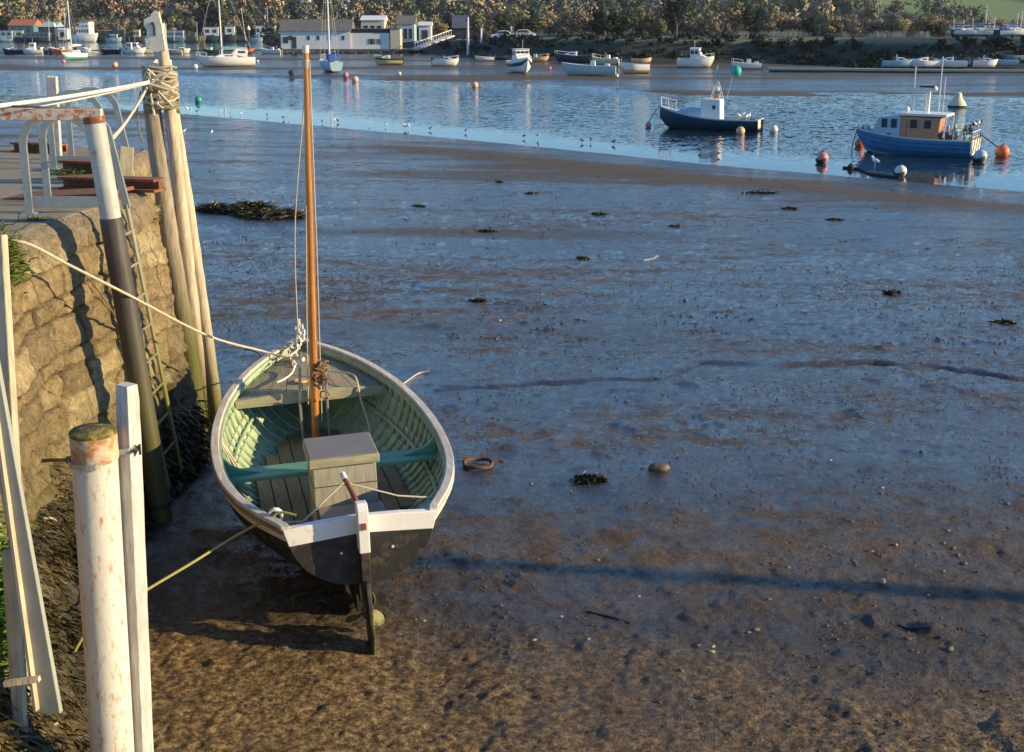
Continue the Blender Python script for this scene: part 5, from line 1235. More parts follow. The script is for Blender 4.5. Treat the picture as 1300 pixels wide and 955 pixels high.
for q, w_ in ((.07, 1.0), (.14, .8), (.40, .45), (.54, .45), (.70, .45), (.90, .45)): MB().box((-wd / 2 + wd * q, -.02, 2.1 if w_ < .9 else 1.7), (w_, .06, .8 if w_ < .9 else 1.2)).build('window', M['glass'], t)
MB().box((-wd / 2 + wd * .19, -.02, 1.2), (.9, .06, 2.2)).build('door', M['walldark'], t)
t = thing('boat_shed', 'white flat topped shed with a dark upper strip, right of the grey roofed shed', 'shed', (PD(470, 60, DP).x, DP + .3, .7)); wd = PD(495, 60, DP).x - PD(446, 60, DP).x
MB().box((0, 3, 1.5), (wd, 6, 3.0)).build('wall', M['white'], t); MB().box((0, 3, 3.35), (wd * .92, 5.6, .7)).build('dark_upper_strip', M['walldark'], t); MB().box((0, 3, 3.8), (wd, 6.2, .16)).build('roof', M['roofgrey'], t)
for q in (.50, .57, .72): MB().box((-wd / 2 + wd * q, -.02, 1.4), (.8, .06, 1.0)).build('window', M['roofgrey'], t)
t = thing('boat_shed', 'narrow pale shed standing at the right end of the pier row', 'shed', (PD(502, 60, DP).x, DP, .7)); MB().box((0, 2.4, 1.9), (1.9, 4.8, 3.8)).build('wall', M['cream'], t); MB().box((0, 2.4, 3.9), (2.2, 5.1, .2)).build('roof', M['roofgrey'], t)
bldg('white bungalow with stepped roof behind the pier sheds', 459, 488, DP + 26, 5.8, 'cream', 'white', 1.0, 7, z0=.4, nwin=3)
bldg('blue grey roofed house behind the right end of the pier', 504, 526, DP + 30, 5.0, 'wallblue', 'roofgrey', 1.8, 7, z0=.4, nwin=3)
bldg('small white hut with masts beside it above the gangway', 532, 547, DP + 24, 4.8, 'white', 'white', .8, 5, z0=.3, nwin=1)
bldg('dark slate roofed boathouse right of the gangway', 575, 612, DP + 14, 3.4, 'walldark', 'roofslate', 2.6, 7, z0=1.2, nwin=3)
a = PD(527, 60, DP - 8); b = PD(573, 45.5, DP + 4); a.z = .9
gw = thing('gangway', 'pale metal gangway with railings rising from the pontoon to the bank', 'gangway', a); d = b - a
MB().bar((0, 0, 0), d, 1.6, .22).build('walkway', M['white_old'], gw)
for sd_ in (-.75, .75):
    mb = MB(); mb.bar(Vector((0, sd_, 1.1)), d + Vector((0, sd_, 1.1)), .10, .10)
    for i in range(15): q = d * (i / 14); mb.bar(q + Vector((0, sd_, 0)), q + Vector((0, sd_, 1.1)), .07)
    mb.build('railing', M['white'], gw)
for px, py, lb in ((594, 22, 'white flagpole by the slate roofed boathouse'), (649, 34, 'white notice post beside the parked cars'), (611, 36, 'short white post at the corner of the boathouse')):
    b = PD(px, 48, DP - 30 if px < 640 else 215); tp = PD(px, py, b.y); b.z = lz(b.x, b.y) - .2
    o = MB().tube([b, b.lerp(tp, .5), tp], [.22, .20, .12] if px == 594 else .16, 8).build('white_post', M['white'], None, True); tag(o, lb, 'post')

# ---- houses up the hill
bldg('white gabled house among trees high on the hill left of centre', 375, 393, 560, 5.5, 'white', 'roofgrey', 3.5, 9, nwin=3, win_h=.3)
bldg('small white roofed cottage above the blue yacht mast', 430, 444, 600, 3.8, 'white', 'white', 1.2, 8, nwin=2)
bldg('pale house at the top edge above the green field, right side', 1146, 1166, 650, 7, 'wallblue', 'roofslate', 4, 9, nwin=3)
bldg('white house at the top right above the field', 1225, 1240, 640, 6, 'white', 'roofgrey', 3, 9, nwin=2)
bldg('brown roofed house at the top right beside the white one', 1252, 1275, 650, 5, 'cream', 'roofred', 3, 9, nwin=3)

# ---- parked cars behind the bank
for px, lb in ((639, 'white car parked behind the bank left of the notice post'), (664, 'silver white car parked behind the bank right of the notice post')):
    p_ = PD(px, 46, 205); zt = lz(p_.x, 205); t = thing('parked_car', lb, 'car', (p_.x, 205, zt + .02), 0, 'cars parked behind the bank')
    prf = [(-2.1, .35), (-2.05, .8), (-1.3, .95), (-.8, 1.42), (.7, 1.45), (1.35, .95), (2.0, .85), (2.1, .4)]
    mb = MB(); mb.prism([(x, z) for x, z in prf], 'Y', -.85, .85); mb.build('body', M['bluecar'], t, bevel=.06)
    MB().prism([(-1.15, .97), (-.75, 1.36), (.62, 1.38), (1.15, .97)], 'Y', -.87, .87).build('windows', M['glass'], t)
    for x in (-1.3, 1.3):
        for y in (-.78, .78): MB().lathe([(.32, -.1), (.32, .1)], (x, y, .32), 14, Euler((R(90), 0, 0))).build('wheel', M['rubber'], t)

# ---- yard on the right: boats laid up on the bank top
laid = [(1212, 30, .27, 'white', 'first laid up yacht from the left in the boatyard on the right bank', 25), (1224, 33, .27, 'sailcover', 'laid up yacht with a blue cover, second from the left in the yard', 27),
        (1236, 31, .3, 'white', 'laid up white yacht with a slightly leaning mast, third in the yard', 26), (1247, 30, .34, 'white', 'laid up yacht with the tallest mast in the yard', 8),
        (1258, 30, .3, 'navy', 'dark hulled laid up yacht right of the tallest mast', 24), (1287, 29, .3, 'sailcover', 'laid up yacht with the blue tarpaulin at the right of the yard', 19), (1292, 29, .3, 'white', 'last laid up yacht at the right edge of the yard', 16)]
for px, yb, r_, c_, lb, top_ in laid:
    D = 285 + 3 * (px % 4); p_ = PD(px, 50, D); zt = lz(p_.x, D); H = (PD(px, top_, D).z - zt - 1.7)
    t = yacht(lb, px, 80, random.choice((75, 100, 260, 280)), 8.0, 2.6, 1.2, H, c_, 'royal' if c_ == 'white' else 'navy', 'sailcover'); t['group'] = 'yachts laid up in the boatyard'
    t.location = (p_.x, D, zt + .75)
p_ = PD(1285, 45, 305); t = thing('tarpaulin_shelter', 'blue tarpaulin shelter among the laid up yachts at the right', 'shelter', (p_.x, p_.y, lz(p_.x, p_.y)))
MB().prism([(-3.6, 0), (-3.6, 1.9), (0, 3.2), (3.6, 1.9), (3.6, 0)], 'Y', -1, 4).build('canvas', M['sailcover'], t); MB().box((0, -1.03, 1.0), (5.4, .05, .08)).build('tie_strap', M['white_old'], t)
# pontoon with dinghies in the shade of the bank
a, b = PZ(975, 92, 0), PZ(1400, 96, 0)
t = thing('pontoon', 'long low grey pontoon under the shaded bank at the right', 'pontoon', a); MB().bar((0, 0, .35), b - a + Vector((0, 0, .35)), 1.8, .35).build('walkway', M['galv_grey'], t)
MB().bar((0, -.95, .1), b - a + Vector((0, -.95, .1)), .12, .4).build('fender_board', M['weedy'], t)
cols_ = ['skyblue', 'redcan', 'sailcover', 'white', 'navy', 'skyblue', 'white', 'sailcover', 'wallteal', 'white', 'skyblue', 'wallteal']
desc = ['pale blue dinghy', 'red covered dinghy', 'blue covered dinghy', 'white dinghy', 'dark navy dinghy', 'light blue tender', 'white tender', 'blue tarpaulined boat', 'teal dinghy', 'white cabin tender', 'light blue skiff', 'dull teal skiff']
pos = [1140, 1153, 1163, 1173, 1184, 1194, 1206, 1222, 1236, 1250, 1272, 1286]
for i, px in enumerate(pos):
    nx_ = ' next to the ' + desc[i - 1] if i else ' at the left end of the row'
    t = motorboat(desc[i] + nx_ + ' on the shaded pontoon', px, 84 + (i % 3) * .9, random.choice((80, 100, 260)), random.uniform(2.7, 4.0), 1.5, .7, 'open' if i % 3 else 'cuddy', cols_[i], cols_[i], group='small boats stored on the shaded pontoon', rails=False); qq = PZ(px, 85.5 - (i % 3) * 1.5, .5); t.location = (qq.x, qq.y, max(.5, lz(qq.x, qq.y) + .05))

# ================================================================== THE TWO WORKBOATS
def workboat_white():
    L_ = 5.9; B = 2.3; D = .74
    t = thing('workboat', 'deep blue open workboat with a white upright wheelhouse and seabirds on its stern', 'workboat')
    fn = hull_fn(L_, B, D, .85, .88, .42, .1)
    hull_mesh(fn, L_, 0, .30).build('hull_bottom', M['black'], t, True); hull_mesh(fn, L_, .30, 1, closed_transom=False).build('hull', M['workblue'], t, True)
    b, zs, zk = fn(0); MB().prism([(-b * .9, .28), (b * .9, .28), (b, zs), (-b, zs)], 'Y', -.05, .0).build('transom', M['white_old'], t, bevel=.01)
    hull_mesh(fn, L_, .3, 1, off=-.05, closed_transom=False).build('inner_hull', M['skyblue'], t, True); deck_mesh(fn, L_, .02, .9, -.25, .08).build('deck', M['quaywood'], t)
    deck_mesh(fn, L_, .66, .985, -.05, .03, camber=.05).build('foredeck', M['skyblue'], t)
    rail_mesh(fn, L_, .05, .0, 1).build('gunwale', M['skyblue'], t, True)
    # low forward shelter
    MB().prism([(L_ * .56, .7), (L_ * .56, 1.25), (L_ * .70, 1.36), (L_ * .80, 1.20), (L_ * .82, .9)], 'X', -.62, .62).build('cuddy', M['skyblue'], t, bevel=.12)
    wh = MB().prism([(L_ * .37, .45), (L_ * .38, 1.85), (L_ * .565, 1.90), (L_ * .575, .45)], 'X', -.60, .60).build('wheelhouse', M['white'], t, bevel=.06)
    for sd_ in (-1, 1): MB().box((sd_ * .604, L_ * .44, 1.42), (.012, .18, .22)).build('side_window', M['glass'], wh)
    MB().box((0, L_ * .57 + .01, 1.5), (.9, .03, .4)).build('front_window', M['glass'], wh)
    z1 = 1.88; y1 = L_ * .43
    fr = MB()
    for x in (-.32, .32):
        fr.tube([(x, y1 + .35, z1), (x * .3, y1 + .0, z1 + 1.1)], .018, 6); fr.tube([(x, y1 - .3, z1), (x * .3, y1, z1 + 1.1)], .018, 6)
    fr.tube([(-.2, y1 + .2, z1 + .5), (.2, y1 - .1, z1 + .5)], .014, 6); fr.build('mast_frame', M['antenna'], t, True)
    MB().tube([(-.2, y1 + .3, z1 + .2), (.1, y1 + .05, z1 + 1.9)], .012, 6).build('aerial', M['antenna'], t, True)
    MB().tube([(.3, y1 - .5, z1), (.25, y1 - .85, z1 + 1.5)], .012, 6).build('aerial', M['antenna'], t, True)
    MB().ball((0, y1, z1 + .55), .13, 10).build('radar_dome', M['white'], t, True)
    MB().box((.1, y1 + .05, z1 + .12), (.35, .3, .2)).build('lamp_box', M['varcabin'], t, bevel=.02)
    g = MB().ball((.25, y1 - 1.0, z1 + 1.55), .30, 12, 1.1); o = g.build('pot_marker', M['net'], t, True)
    pulpit(t, fn, L_, .55, .86)
    for i in range(6): MB().box((-.7 + .28 * i, .35 + .3 * (i % 3), .62), (.32, .36, .30), (0, 0, i * .4)).build('deck_gear', M['quaywood'] if i % 2 else M['darkmetal'], t, bevel=.02)
    outboard(t, -.02, .45, 'darkmetal', .8)
    center(t, L_); place(t, 900, 164, 70, -.11); t.scale = (.92,) * 3; return t
WB = workboat_white()
def workboat_blue():
    L_ = 6.0; B = 2.5; D = .98
    t = thing('fishing_boat', 'bright blue fishing boat with a varnished wooden wheelhouse side, aerials and railed stern', 'fishing boat')
    fn = hull_fn(L_, B, D, .36, .92, .42, .08)
    hull_mesh(fn, L_, 0, .26).build('hull_bottom', M['greenhull'], t, True)
    hull_mesh(fn, L_, .26, .31, rows=2, off=.008, closed_transom=False).build('boot_top', M['white'], t, True)
    hull_mesh(fn, L_, .31, 1, closed_transom=False).build('hull', M['royal'], t, True)
    for vv in (.5, .7, .85): hull_mesh(fn, L_, vv, vv + .02, rows=1, off=.012, closed_transom=False).build('hull_strake', M['workblue'], t, True)
    b, zs, zk = fn(0); MB().prism([(-b * .86, .2), (b * .86, .2), (b, zs + .02), (-b, zs + .02)], 'Y', -.06, -.0).build('transom', M['white_old'], t, bevel=.01)
    hull_mesh(fn, L_, .3, 1, off=-.05, closed_transom=False).build('inner_hull', M['white_old'], t, True); deck_mesh(fn, L_, .02, .95, -.35, .08).build('deck', M['quaywood'], t)
    deck_mesh(fn, L_, .70, .985, -.04, .03, camber=.05).build('foredeck', M['white_old'], t)
    rail_mesh(fn, L_, .045).build('gunwale', M['white_old'], t, True)
    # raised blue forward house
    fc = MB().prism([(L_ * .60, .95), (L_ * .60, 2.10), (L_ * .79, 2.02), (L_ * .84, 1.25)], 'X', -.88, .88).build('forward_house', M['skyblue'], t, bevel=.05)
    for sd_ in (-1, 1):
        for q in (.655, .735):
            w_ = MB().box((sd_ * .884, L_ * q, 1.72), (.02, .30, .46)).build('window_frame', M['darkmetal'], fc); 
            MB().box((sd_ * .896, L_ * q, 1.72), (.02, .23, .38)).build('window_pane', M['glass'], fc)
        MB().box((sd_ * .886, L_ * .69, 1.18), (.012, .22, .07)).build('name_plate', M['darkmetal'], fc)
    wh = MB().prism([(L_ * .29, .75), (L_ * .27, 2.05), (L_ * .60, 2.10), (L_ * .60, .75)], 'X', -.86, .86).build('wheelhouse', M['varcabin'], t, bevel=.03)
    for sd_ in (-1, 1):
        for q, w2 in ((.375, .34), (.49, .34)): MB().box((sd_ * .865, L_ * q, 1.72), (.02, w2, .42)).build('side_window', M['glass'], wh)
        MB().box((sd_ * .868, L_ * .55, 1.35), (.012, .03, 1.2)).build('door_edge', M['redwood'], wh)
    MB().box((0, L_ * .285 - .012, 1.70), (1.2, .03, .46)).build('rear_window', M['glass'], wh)
    MB().prism([(L_ * .22, 2.11), (L_ * .22, 2.24), (L_ * .63, 2.27), (L_ * .63, 2.13)], 'X', -.98, .98).build('roof', M['white'], t, bevel=.03)
    MB().bar((-.95, L_ * .24, 1.1), (-.95, L_ * .22, 2.12), .06).build('roof_post', M['white'], t); MB().bar((.95, L_ * .24, 1.1), (.95, L_ * .22, 2.12), .06).build('roof_post', M['white'], t)
    MB().lathe([(.24, -.03), (.27, .05), (.2, .12), (.22, .0)], (-.75, L_ * .24, 1.15), 14, Euler((0, R(90), 0))).build('life_ring', M['darkmetal'], t, True)
    for (x, q, h) in ((-.55, .52, 1.9), (.2, .33, 2.3), (-.6, .27, 1.5)):
        MB().tube([(x, L_ * q, 2.2), (x, L_ * q, 2.2 + h * 1.25)], .032, 6).build('aerial', M['antenna'], t, True)
    MB().tube([(0, L_ * .42, 2.2), (0, L_ * .41, 3.2), (0, L_ * .40, 3.5)], [.14, .07, .02], 8).build('signal_mast', M['white'], t, True)
    MB().tube([(-.35, L_ * .42, 2.2), (-.35, L_ * .42, 3.5)], .022, 6).build('radar_post', M['antenna'], t, True)
    MB().box((-.35, L_ * .42, 3.58), (.16, .75, .10)).build('radar_bar', M['darkmetal'], t, bevel=.02); MB().lathe([(.16, 0), (.18, .1), (.1, .2)], (-.1, L_ * .37, 3.4), 10).build('radar_dome', M['white'], t, True)
    MB().ball((-.5, L_ * .57, 2.42), .15, 10).build('lamp', M['white'], t, True); MB().ball((-.2, L_ * .91, 1.42), .17, 10).build('bow_fender', M['white_old'], t, True); MB().box((.15, L_ * .93, 1.36), (.3, .4, .14)).build('anchor_roller', M['darkmetal'], t, bevel=.02)
    # railed stern platform with netting
    rl_ = MB(); zz = fn(.1)[1]
    for side in (-1, 1):
        rl_.tube([(side * b, .0, zz + .45), (side * fn(.22)[0], L_ * .22, zz + .45)], .02, 6)
        for q in (0, .08, .15, .22): rl_.tube([(side * fn(q)[0], L_ * q, zz), (side * fn(q)[0], L_ * q, zz + .45)], .02, 6)
    rl_.tube([(-b, 0, zz + .45), (b, 0, zz + .45)], .022, 6)
    for i in range(7): x = -b + 2 * b * i / 6; rl_.tube([(x, 0, .35), (x, -.0, zz + .45)], .02, 6)
    rl_.tube([(-b, -.02, zz + .2), (b, -.02, zz + .2)], .018, 6); rl_.build('stern_rail', M['antenna'], t, True)
    MB().box((0, -.30, .28), (b * 1.7, .55, .07)).build('stern_platform', M['white'], t, bevel=.02)
    nt_ = MB()
    for k in range(3): nt_.tube([(-b * .9 + k * .7, -.09, .4), (-b * .9 + k * .7 + .5, -.09, zz + .3)], .02, 5)
    nt_.build('rope_lashing', M['rope_black'], t, True)
    for i in range(9):
        x = random.uniform(-.8, .8); y = random.uniform(.3, 1.25); MB().lathe([(.14, 0), (.16, .25), (.06, .32), (.05, .5)], (x, y, .95 + .25 * (i % 2)), 8).build('deck_gear', M[('white_old', 'darkmetal', 'aqua')[i % 3]], t, True)
    MB().tube([(0.2, L_ * .24, 1.2), (.2, L_ * .24, 1.65)], .08, 8).build('exhaust_stack', M['galv'], t, True)
    center(t, L_); place(t, 1160, 195, 60, -.12); t.scale = (.84,) * 3; return t
FB = workboat_blue()

# ---- mooring lines
def BW(t, p_): return Matrix.Translation(t.location) @ t.rotation_euler.to_matrix().to_4x4() @ (Vector(p_) * t.scale[0])
# ---- buoys
def buoy(px, py, r, mm, label, weed=False, z=None, cone=False):
    """py: centre of the buoy in the picture"""
    p_ = PM(px, py + 1) if z is None else PZ(px, py + 1, z); zz = max(0.0, mz(p_.x, p_.y)) if z is None else z
    t = thing('mooring_buoy', label, 'buoy', (p_.x, p_.y, zz)); 
    if cone:
        MB().lathe([(r * .9, -.1), (r, .12), (r * .85, .3), (r * .45, .62), (r * .4, .9), (r * .2, 1.0)], (0, 0, 0), 18).build('float', M[mm], t, True); MB().lathe([(r * .93, -.12), (r * 1.02, .05), (r * .98, .12)], (0, 0, 0), 18).build('weed_skirt', M['weedy'], t, True)
        MB().tube([(0, 0, .95), (0, 0, 1.2)], .03, 6).build('ring', M['darkmetal'], t); return t
    c = r * .62 if not weed else r * .9
    MB().ball((0, 0, c), r, 18).build('float', M[mm], t, True)
    MB().lathe([(.05, c + r * .95), (.05, c + r * 1.12), (.015, c + r * 1.2)], (0, 0, 0), 8).build('eye', M['darkmetal'], t, True)
    if weed:
        mb = MB(); rr = r * 1.05; mb.lathe([(rr * math.sin(a), c - rr * math.cos(a)) for a in np.linspace(0, math.pi * .5, 7)], (0, 0, 0), 14, Euler((R(10), R(-22), 0))); mb.build('weed_skirt', M['weedy'], t, True)
    return t
buoy(252, 129, .26, 'buoygreen', 'green round buoy floating in the channel right of the tall piles')
buoy(823, 161, .17, 'pink', 'pink buoy under the bow of the deep blue workboat')
buoy(940, 169, .23, 'peach', 'orange tinted buoy at the stern of the deep blue workboat')
buoy(982, 167, .23, 'offwhite', 'whitish buoy floating clear to the right of the deep blue workboat')
buoy(1044, 206, .23, 'pink', 'pink buoy with dark weed at the water edge left of the bright blue boat', True)
buoy(1080, 214, .13, 'weedy', 'small black weed covered buoy at the water edge')
buoy(1143, 223, .22, 'offwhite', 'white and weed covered buoy stranded on the mud below the bright blue boat', True)
buoy(1244, 205, .27, 'skyblue', 'pale bluish buoy at the stern of the bright blue boat', True)
buoy(1272, 198, .30, 'orange', 'large bright orange buoy at the right of the bright blue boat')
buoy(1091, 185, .22, 'orange', 'red orange buoy under the bow of the bright blue boat')
buoy(1215, 135, .62, 'cream', 'large cream conical mooring buoy out in the channel', cone=True)
for px, py, r, mm, lb in ((47, 79, .3, 'pink', ''), (146, 84, .38, 'peach', 'orange brown ball on the flat right of the small sloop'), (248, 86, .34, 'offwhite', 'whitish ball left of the large white yacht'), (81, 79, .3, 'pink', 'pink ball by the bow of the small sloop'),
                          (439, 97, .3, 'pink', 'pink ball right of the blue yacht'), (451, 103, .34, 'peach', 'peach ball stranded below and right of the blue yacht'), (603, 110, .30, 'peach', 'peach ball at the far edge of the channel'), (507, 94, .2, 'offwhite', 'small white float near the yellow bottomed motorboat'),
                          (327, 78, .2, 'offwhite', 'small white float right of the large yacht stern'), (370, 94, .3, 'weedy', 'dark weedy ball left of the blue yacht'), (698, 87, .2, 'pink', 'tiny pink float right of the wheelhouse cruiser'), (783, 97, .2, 'offwhite', 'tiny white float right of the long pale blue boat')):
    if lb: buoy(px, py, r, mm, lb)
rope_obj('mooring_line', [BW(WB, (0, 2.9, 1.5)), BW(WB, (-.05, 3.4, .8)), BW(WB, (-.1, 3.7, .1))], .02, M['rope_black'], 'dark line from the bow of the deep blue workboat to the pink buoy')
rope_obj('mooring_line', [BW(FB, (0, 2.95, 1.5)), BW(FB, (-.1, 3.15, .6)), BW(FB, (-.1, 3.2, .1))], .02, M['rope_black'], 'dark line from the bow of the bright blue boat to the red buoy')
rope_obj('mooring_line', [BW(FB, (.9, -2.9, 1.3)), BW(FB, (1.0, -3.9, .6)), BW(FB, (1.1, -4.6, .05))], .025, M['rope_black'], 'dark line running down from the stern of the bright blue boat')
rope_obj('ground_chain', [PM(1070, 214) + Vector((0, 0, .03)), PM(1090, 216) + Vector((0, 0, .03)), PM(1105, 222) + Vector((0, 0, .03)), PM(1125, 225) + Vector((0, 0, .03)), PM(1142, 226) + Vector((0, 0, .03))], .05, M['weedy'], 'weedy mooring chain curving over the wet mud to the white buoy', cat='chain')

# ================================================================== BIRDS
def bird(px, py, mm, label, k=1.0, group='gulls along the water edge', z=None, loc=None):
    p_ = loc or PM(px, py); p_ = Vector(p_); hd = random.uniform(0, 360)
    L_ = .36 * k; prof = []
    body = [(0, .0, .20, .008), (.12, 0, .215, .035), (.35, 0, .235, .075), (.6, 0, .25, .08), (.78, 0, .29, .055), (.86, 0, .345, .035), (.93, 0, .385, .040), (1.0, 0, .38, .024), (1.13, 0, .372, .006)]
    mb = MB().tube([((a - .5) * L_, 0, c * k) for a, _, c, _ in body], [r * k for *_, r in body], 8)
    for sd_ in (-1, 1): mb.tube([(.02, sd_ * .025 * k, .19 * k), (.02, sd_ * .025 * k, -.02)], .008 * k, 4)
    o = mb.build('gull', M[mm], None, True); o.location = p_; o.rotation_euler = (0, 0, R(hd)); tag(o, label, 'bird', group); return o
edge_b = [(238, 142, 'gull'), (243, 143, 'gull'), (250, 144, 'gullgrey'), (279, 145, 'gull'), (293, 146, 'gull'), (306, 147, 'gull'), (339, 148, 'gullgrey'), (360, 152, 'gullgrey'), (367, 153, 'gull'), (409, 157, 'gullgrey'), (425, 155, 'gull'), (429, 156, 'gullgrey'),
          (469, 161, 'gull'), (490, 162, 'gull'), (514, 165, 'gull'), (519, 165, 'gull'), (546, 166, 'gullgrey'), (591, 169, 'gullgrey'), (665, 176, 'gullgrey'), (683, 177, 'gull'), (739, 182, 'gullgrey'), (750, 182, 'gullgrey'), (779, 184, 'gullgrey'), (888, 194, 'gullgrey'), (912, 199, 'gullgrey'), (234, 170, 'gull'), (269, 171, 'gull')]
for px, py, mm in edge_b:
    if px in (238, 243, 514, 519, 683): k = .85
    else: k = .55
    bird(px, py, mm, ('white gull' if mm == 'gull' else 'small dark wader') + ' standing along the near water edge', k, 'white gulls on the near water edge' if mm == 'gull' else 'dark waders on the near water edge')
bird(1111, 213, 'gull', 'white bird standing in the shallows below the bright blue boat', 1.1, None)
for i in range(4): bird(0, 0, 'gull', 'gull perched on the stern of the deep blue workboat', .8, 'gulls on the workboat stern', loc=BW(WB, (-.8 + .45 * i, -2.3 + .5 * (i % 2), .76)))
for i in range(5): bird(0, 0, 'gull' if i % 2 else 'gullgrey', 'seabird perched on the stern rail of the bright blue boat', .7, 'seabirds on the fishing boat stern', loc=BW(FB, (-1.0 + .48 * i, -3.0, 1.62)))

# ================================================================== BITS ON THE MUD
def weed_clump(pts, n, label, hgt=.10, ln=(.08, .22), wd=.012):
    W = []; hh = []
    for _ in range(n):
        q = random.choice(pts); px = q[0] + max(-1.9, min(1.9, random.gauss(0, .85))) * q[2]; py = q[1] + max(-1.9, min(1.9, random.gauss(0, .85))) * q[3]; W.append(PZ(px, py, q[4])); hh.append(random.random() * hgt * math.exp(-((px - q[0]) / q[2] / 1.6) ** 2))
    Z = mud_z(np.array([w_.x for w_ in W]), np.array([w_.y for w_ in W]))
    sd_ = [((w_.x, w_.y, Z[i] + hh[i]), (0, 0, .12)) for i, w_ in enumerate(W)]
    o = strands('seaweed_clump', sd_, SEAW, ln, wd, .25, 3, 1.0, zf=.3); return tag(o, label, 'seaweed', 'seaweed clumps on the mud')
def zat(px, py): return PM(px, py).z
za = zat(315, 272)
weed_clump([(270, 268, 10, 1.5, za), (300, 270, 12, 2, za), (335, 276, 16, 3, za), (362, 275, 12, 2, za), (320, 265, 14, 1.2, za)], 4200, 'large dark seaweed clump on the mud between the piles and the dinghy mast', .16, (.12, .30), .02)
for (px, py, sx_, sy_, n, lb) in ((747, 610, 9, 2.4, 700, 'dark ragged seaweed clump on the mud right of the dinghy'), (761, 272, 7, 1.6, 350, 'small seaweed clump in the middle of the flat'), (738, 328, 6, 1.2, 260, 'low dark weed patch left of the stranded stick'),
                                (965, 245, 14, 1.4, 500, 'long thin strip of dark weed on the flat below the workboat'), (1000, 265, 7, 1.2, 260, 'short weed patch below the long strip of weed'), (1060, 279, 10, 1.2, 300, 'weed patch right of centre on the far mud'), (617, 294, 7, 1.1, 200, 'thin weed patch on the blue mud left of centre'),
                                (530, 262, 6, 1.1, 200, 'small weed patch just right of the dinghy mast'), (675, 246, 5, 1.0, 160, 'tiny weed patch high on the flat'), (860, 287, 6, 1.0, 160, 'tiny weed patch below the brown bar'), (606, 382, 5, 1.3, 160, 'small dark weed knot above the dinghy bow'), (632, 231, 4, 1.5, 120, 'tiny dark lump at the far edge of the flat'), (1133, 372, 5, 1.4, 120, 'small dark lump on the right side of the flat'), (1270, 410, 10, 2, 220, 'dim weed patch near the right edge')):
    zz = zat(px, py); k = 1.0 if py > 500 else 1.2
    k = random.uniform(.5, .95) if py < 500 else 1
    weed_clump([(px, py, sx_ * k, sy_ * k, zz), (px + sx_ * random.uniform(-1.2, 1.2), py + sy_ * .4, sx_ * .5, sy_ * .4, zz)], int(n * k), lb, .03, (.03, .09), .010 if py > 500 else .016)
def rock(px, py, r, mm, label, group=None, flat=.6, dz=.3):
    p_ = PM(px, py); mb = MB(); n = 12; vs = []; ph = random.uniform(0, 9)
    for i in range(8):
        a = math.pi * i / 7
        for j in range(n):
            b_ = 2 * math.pi * j / n; q = r * (1 + .22 * math.sin(b_ * 2 + ph) * math.sin(a) + random.uniform(-.09, .09))
            vs.append((q * math.sin(a) * math.cos(b_), q * math.sin(a) * math.sin(b_) * .8, -q * math.cos(a) * flat))
    fs = [(i * n + j, i * n + (j + 1) % n, (i + 1) * n + (j + 1) % n, (i + 1) * n + j) for i in range(7) for j in range(n)]
    o = mb.add(vs, fs).build('stone', M[mm], None, True); o.location = p_ + Vector((0, 0, r * dz)); tag(o, label, 'stone', group); return o
rock(1119, 741, .030, 'stone_pale', 'rounded pale greenish stone in the dark shadow band on the mud', None, .85, .5)
rock(836, 598, .085, 'stone_brown', 'flat brown stone right of the dark seaweed clump', None, .5)
for px, py, r, mm in ((811, 758, .016, 'stone_pale'), (976, 762, .022, 'stone_brown'), (1137, 693, .022, 'stone_pale'), (1105, 701, .03, 'stone_brown'), (1182, 692, .018, 'stone_brown'), (1198, 690, .017, 'stone_pale'), (1210, 697, .03, 'stone_brown'), (1216, 706, .028, 'stone_brown'), (1223, 716, .032, 'stone_brown'), (1197, 727, .016, 'stone_pale'),
                      (1178, 757, .016, 'stone_pale'), (1152, 812, .028, 'stone_brown'), (1206, 825, .035, 'stone_brown'), (1204, 675, .016, 'stone_pale'), (1120, 620, .02, 'stone_pale'), (1054, 585, .02, 'stone_pale'), (1170, 575, .028, 'stone_brown'), (1278, 641, .03, 'stone_brown'), (905, 822, .02, 'stone_pale'), (903, 829, .025, 'stone_pale'), (886, 820, .02, 'stone_brown'),
                      (864, 853, .026, 'stone_brown'), (712, 785, .016, 'stone_pale'), (678, 814, .02, 'stone_pale'), (747, 812, .013, 'stone_pale'), (674, 615, .018, 'stone_pale'), (870, 382, .05, 'stone_brown'), (950, 804, .022, 'stone_brown'), (1062, 813, .018, 'stone_brown'), (1085, 716, .022, 'stone_brown'), (960, 800, .03, 'stone_brown'), (1000, 722, .02, 'stone_brown')):
    rock(px, py, r * .85, mm, 'small pale shell like stone lying on the mud at the right' if mm == 'stone_pale' else 'small muddy brown stone lying on the mud at the right', 'small stones scattered over the mud' if mm == 'stone_pale' else 'small brown stones scattered over the mud', dz=.08)
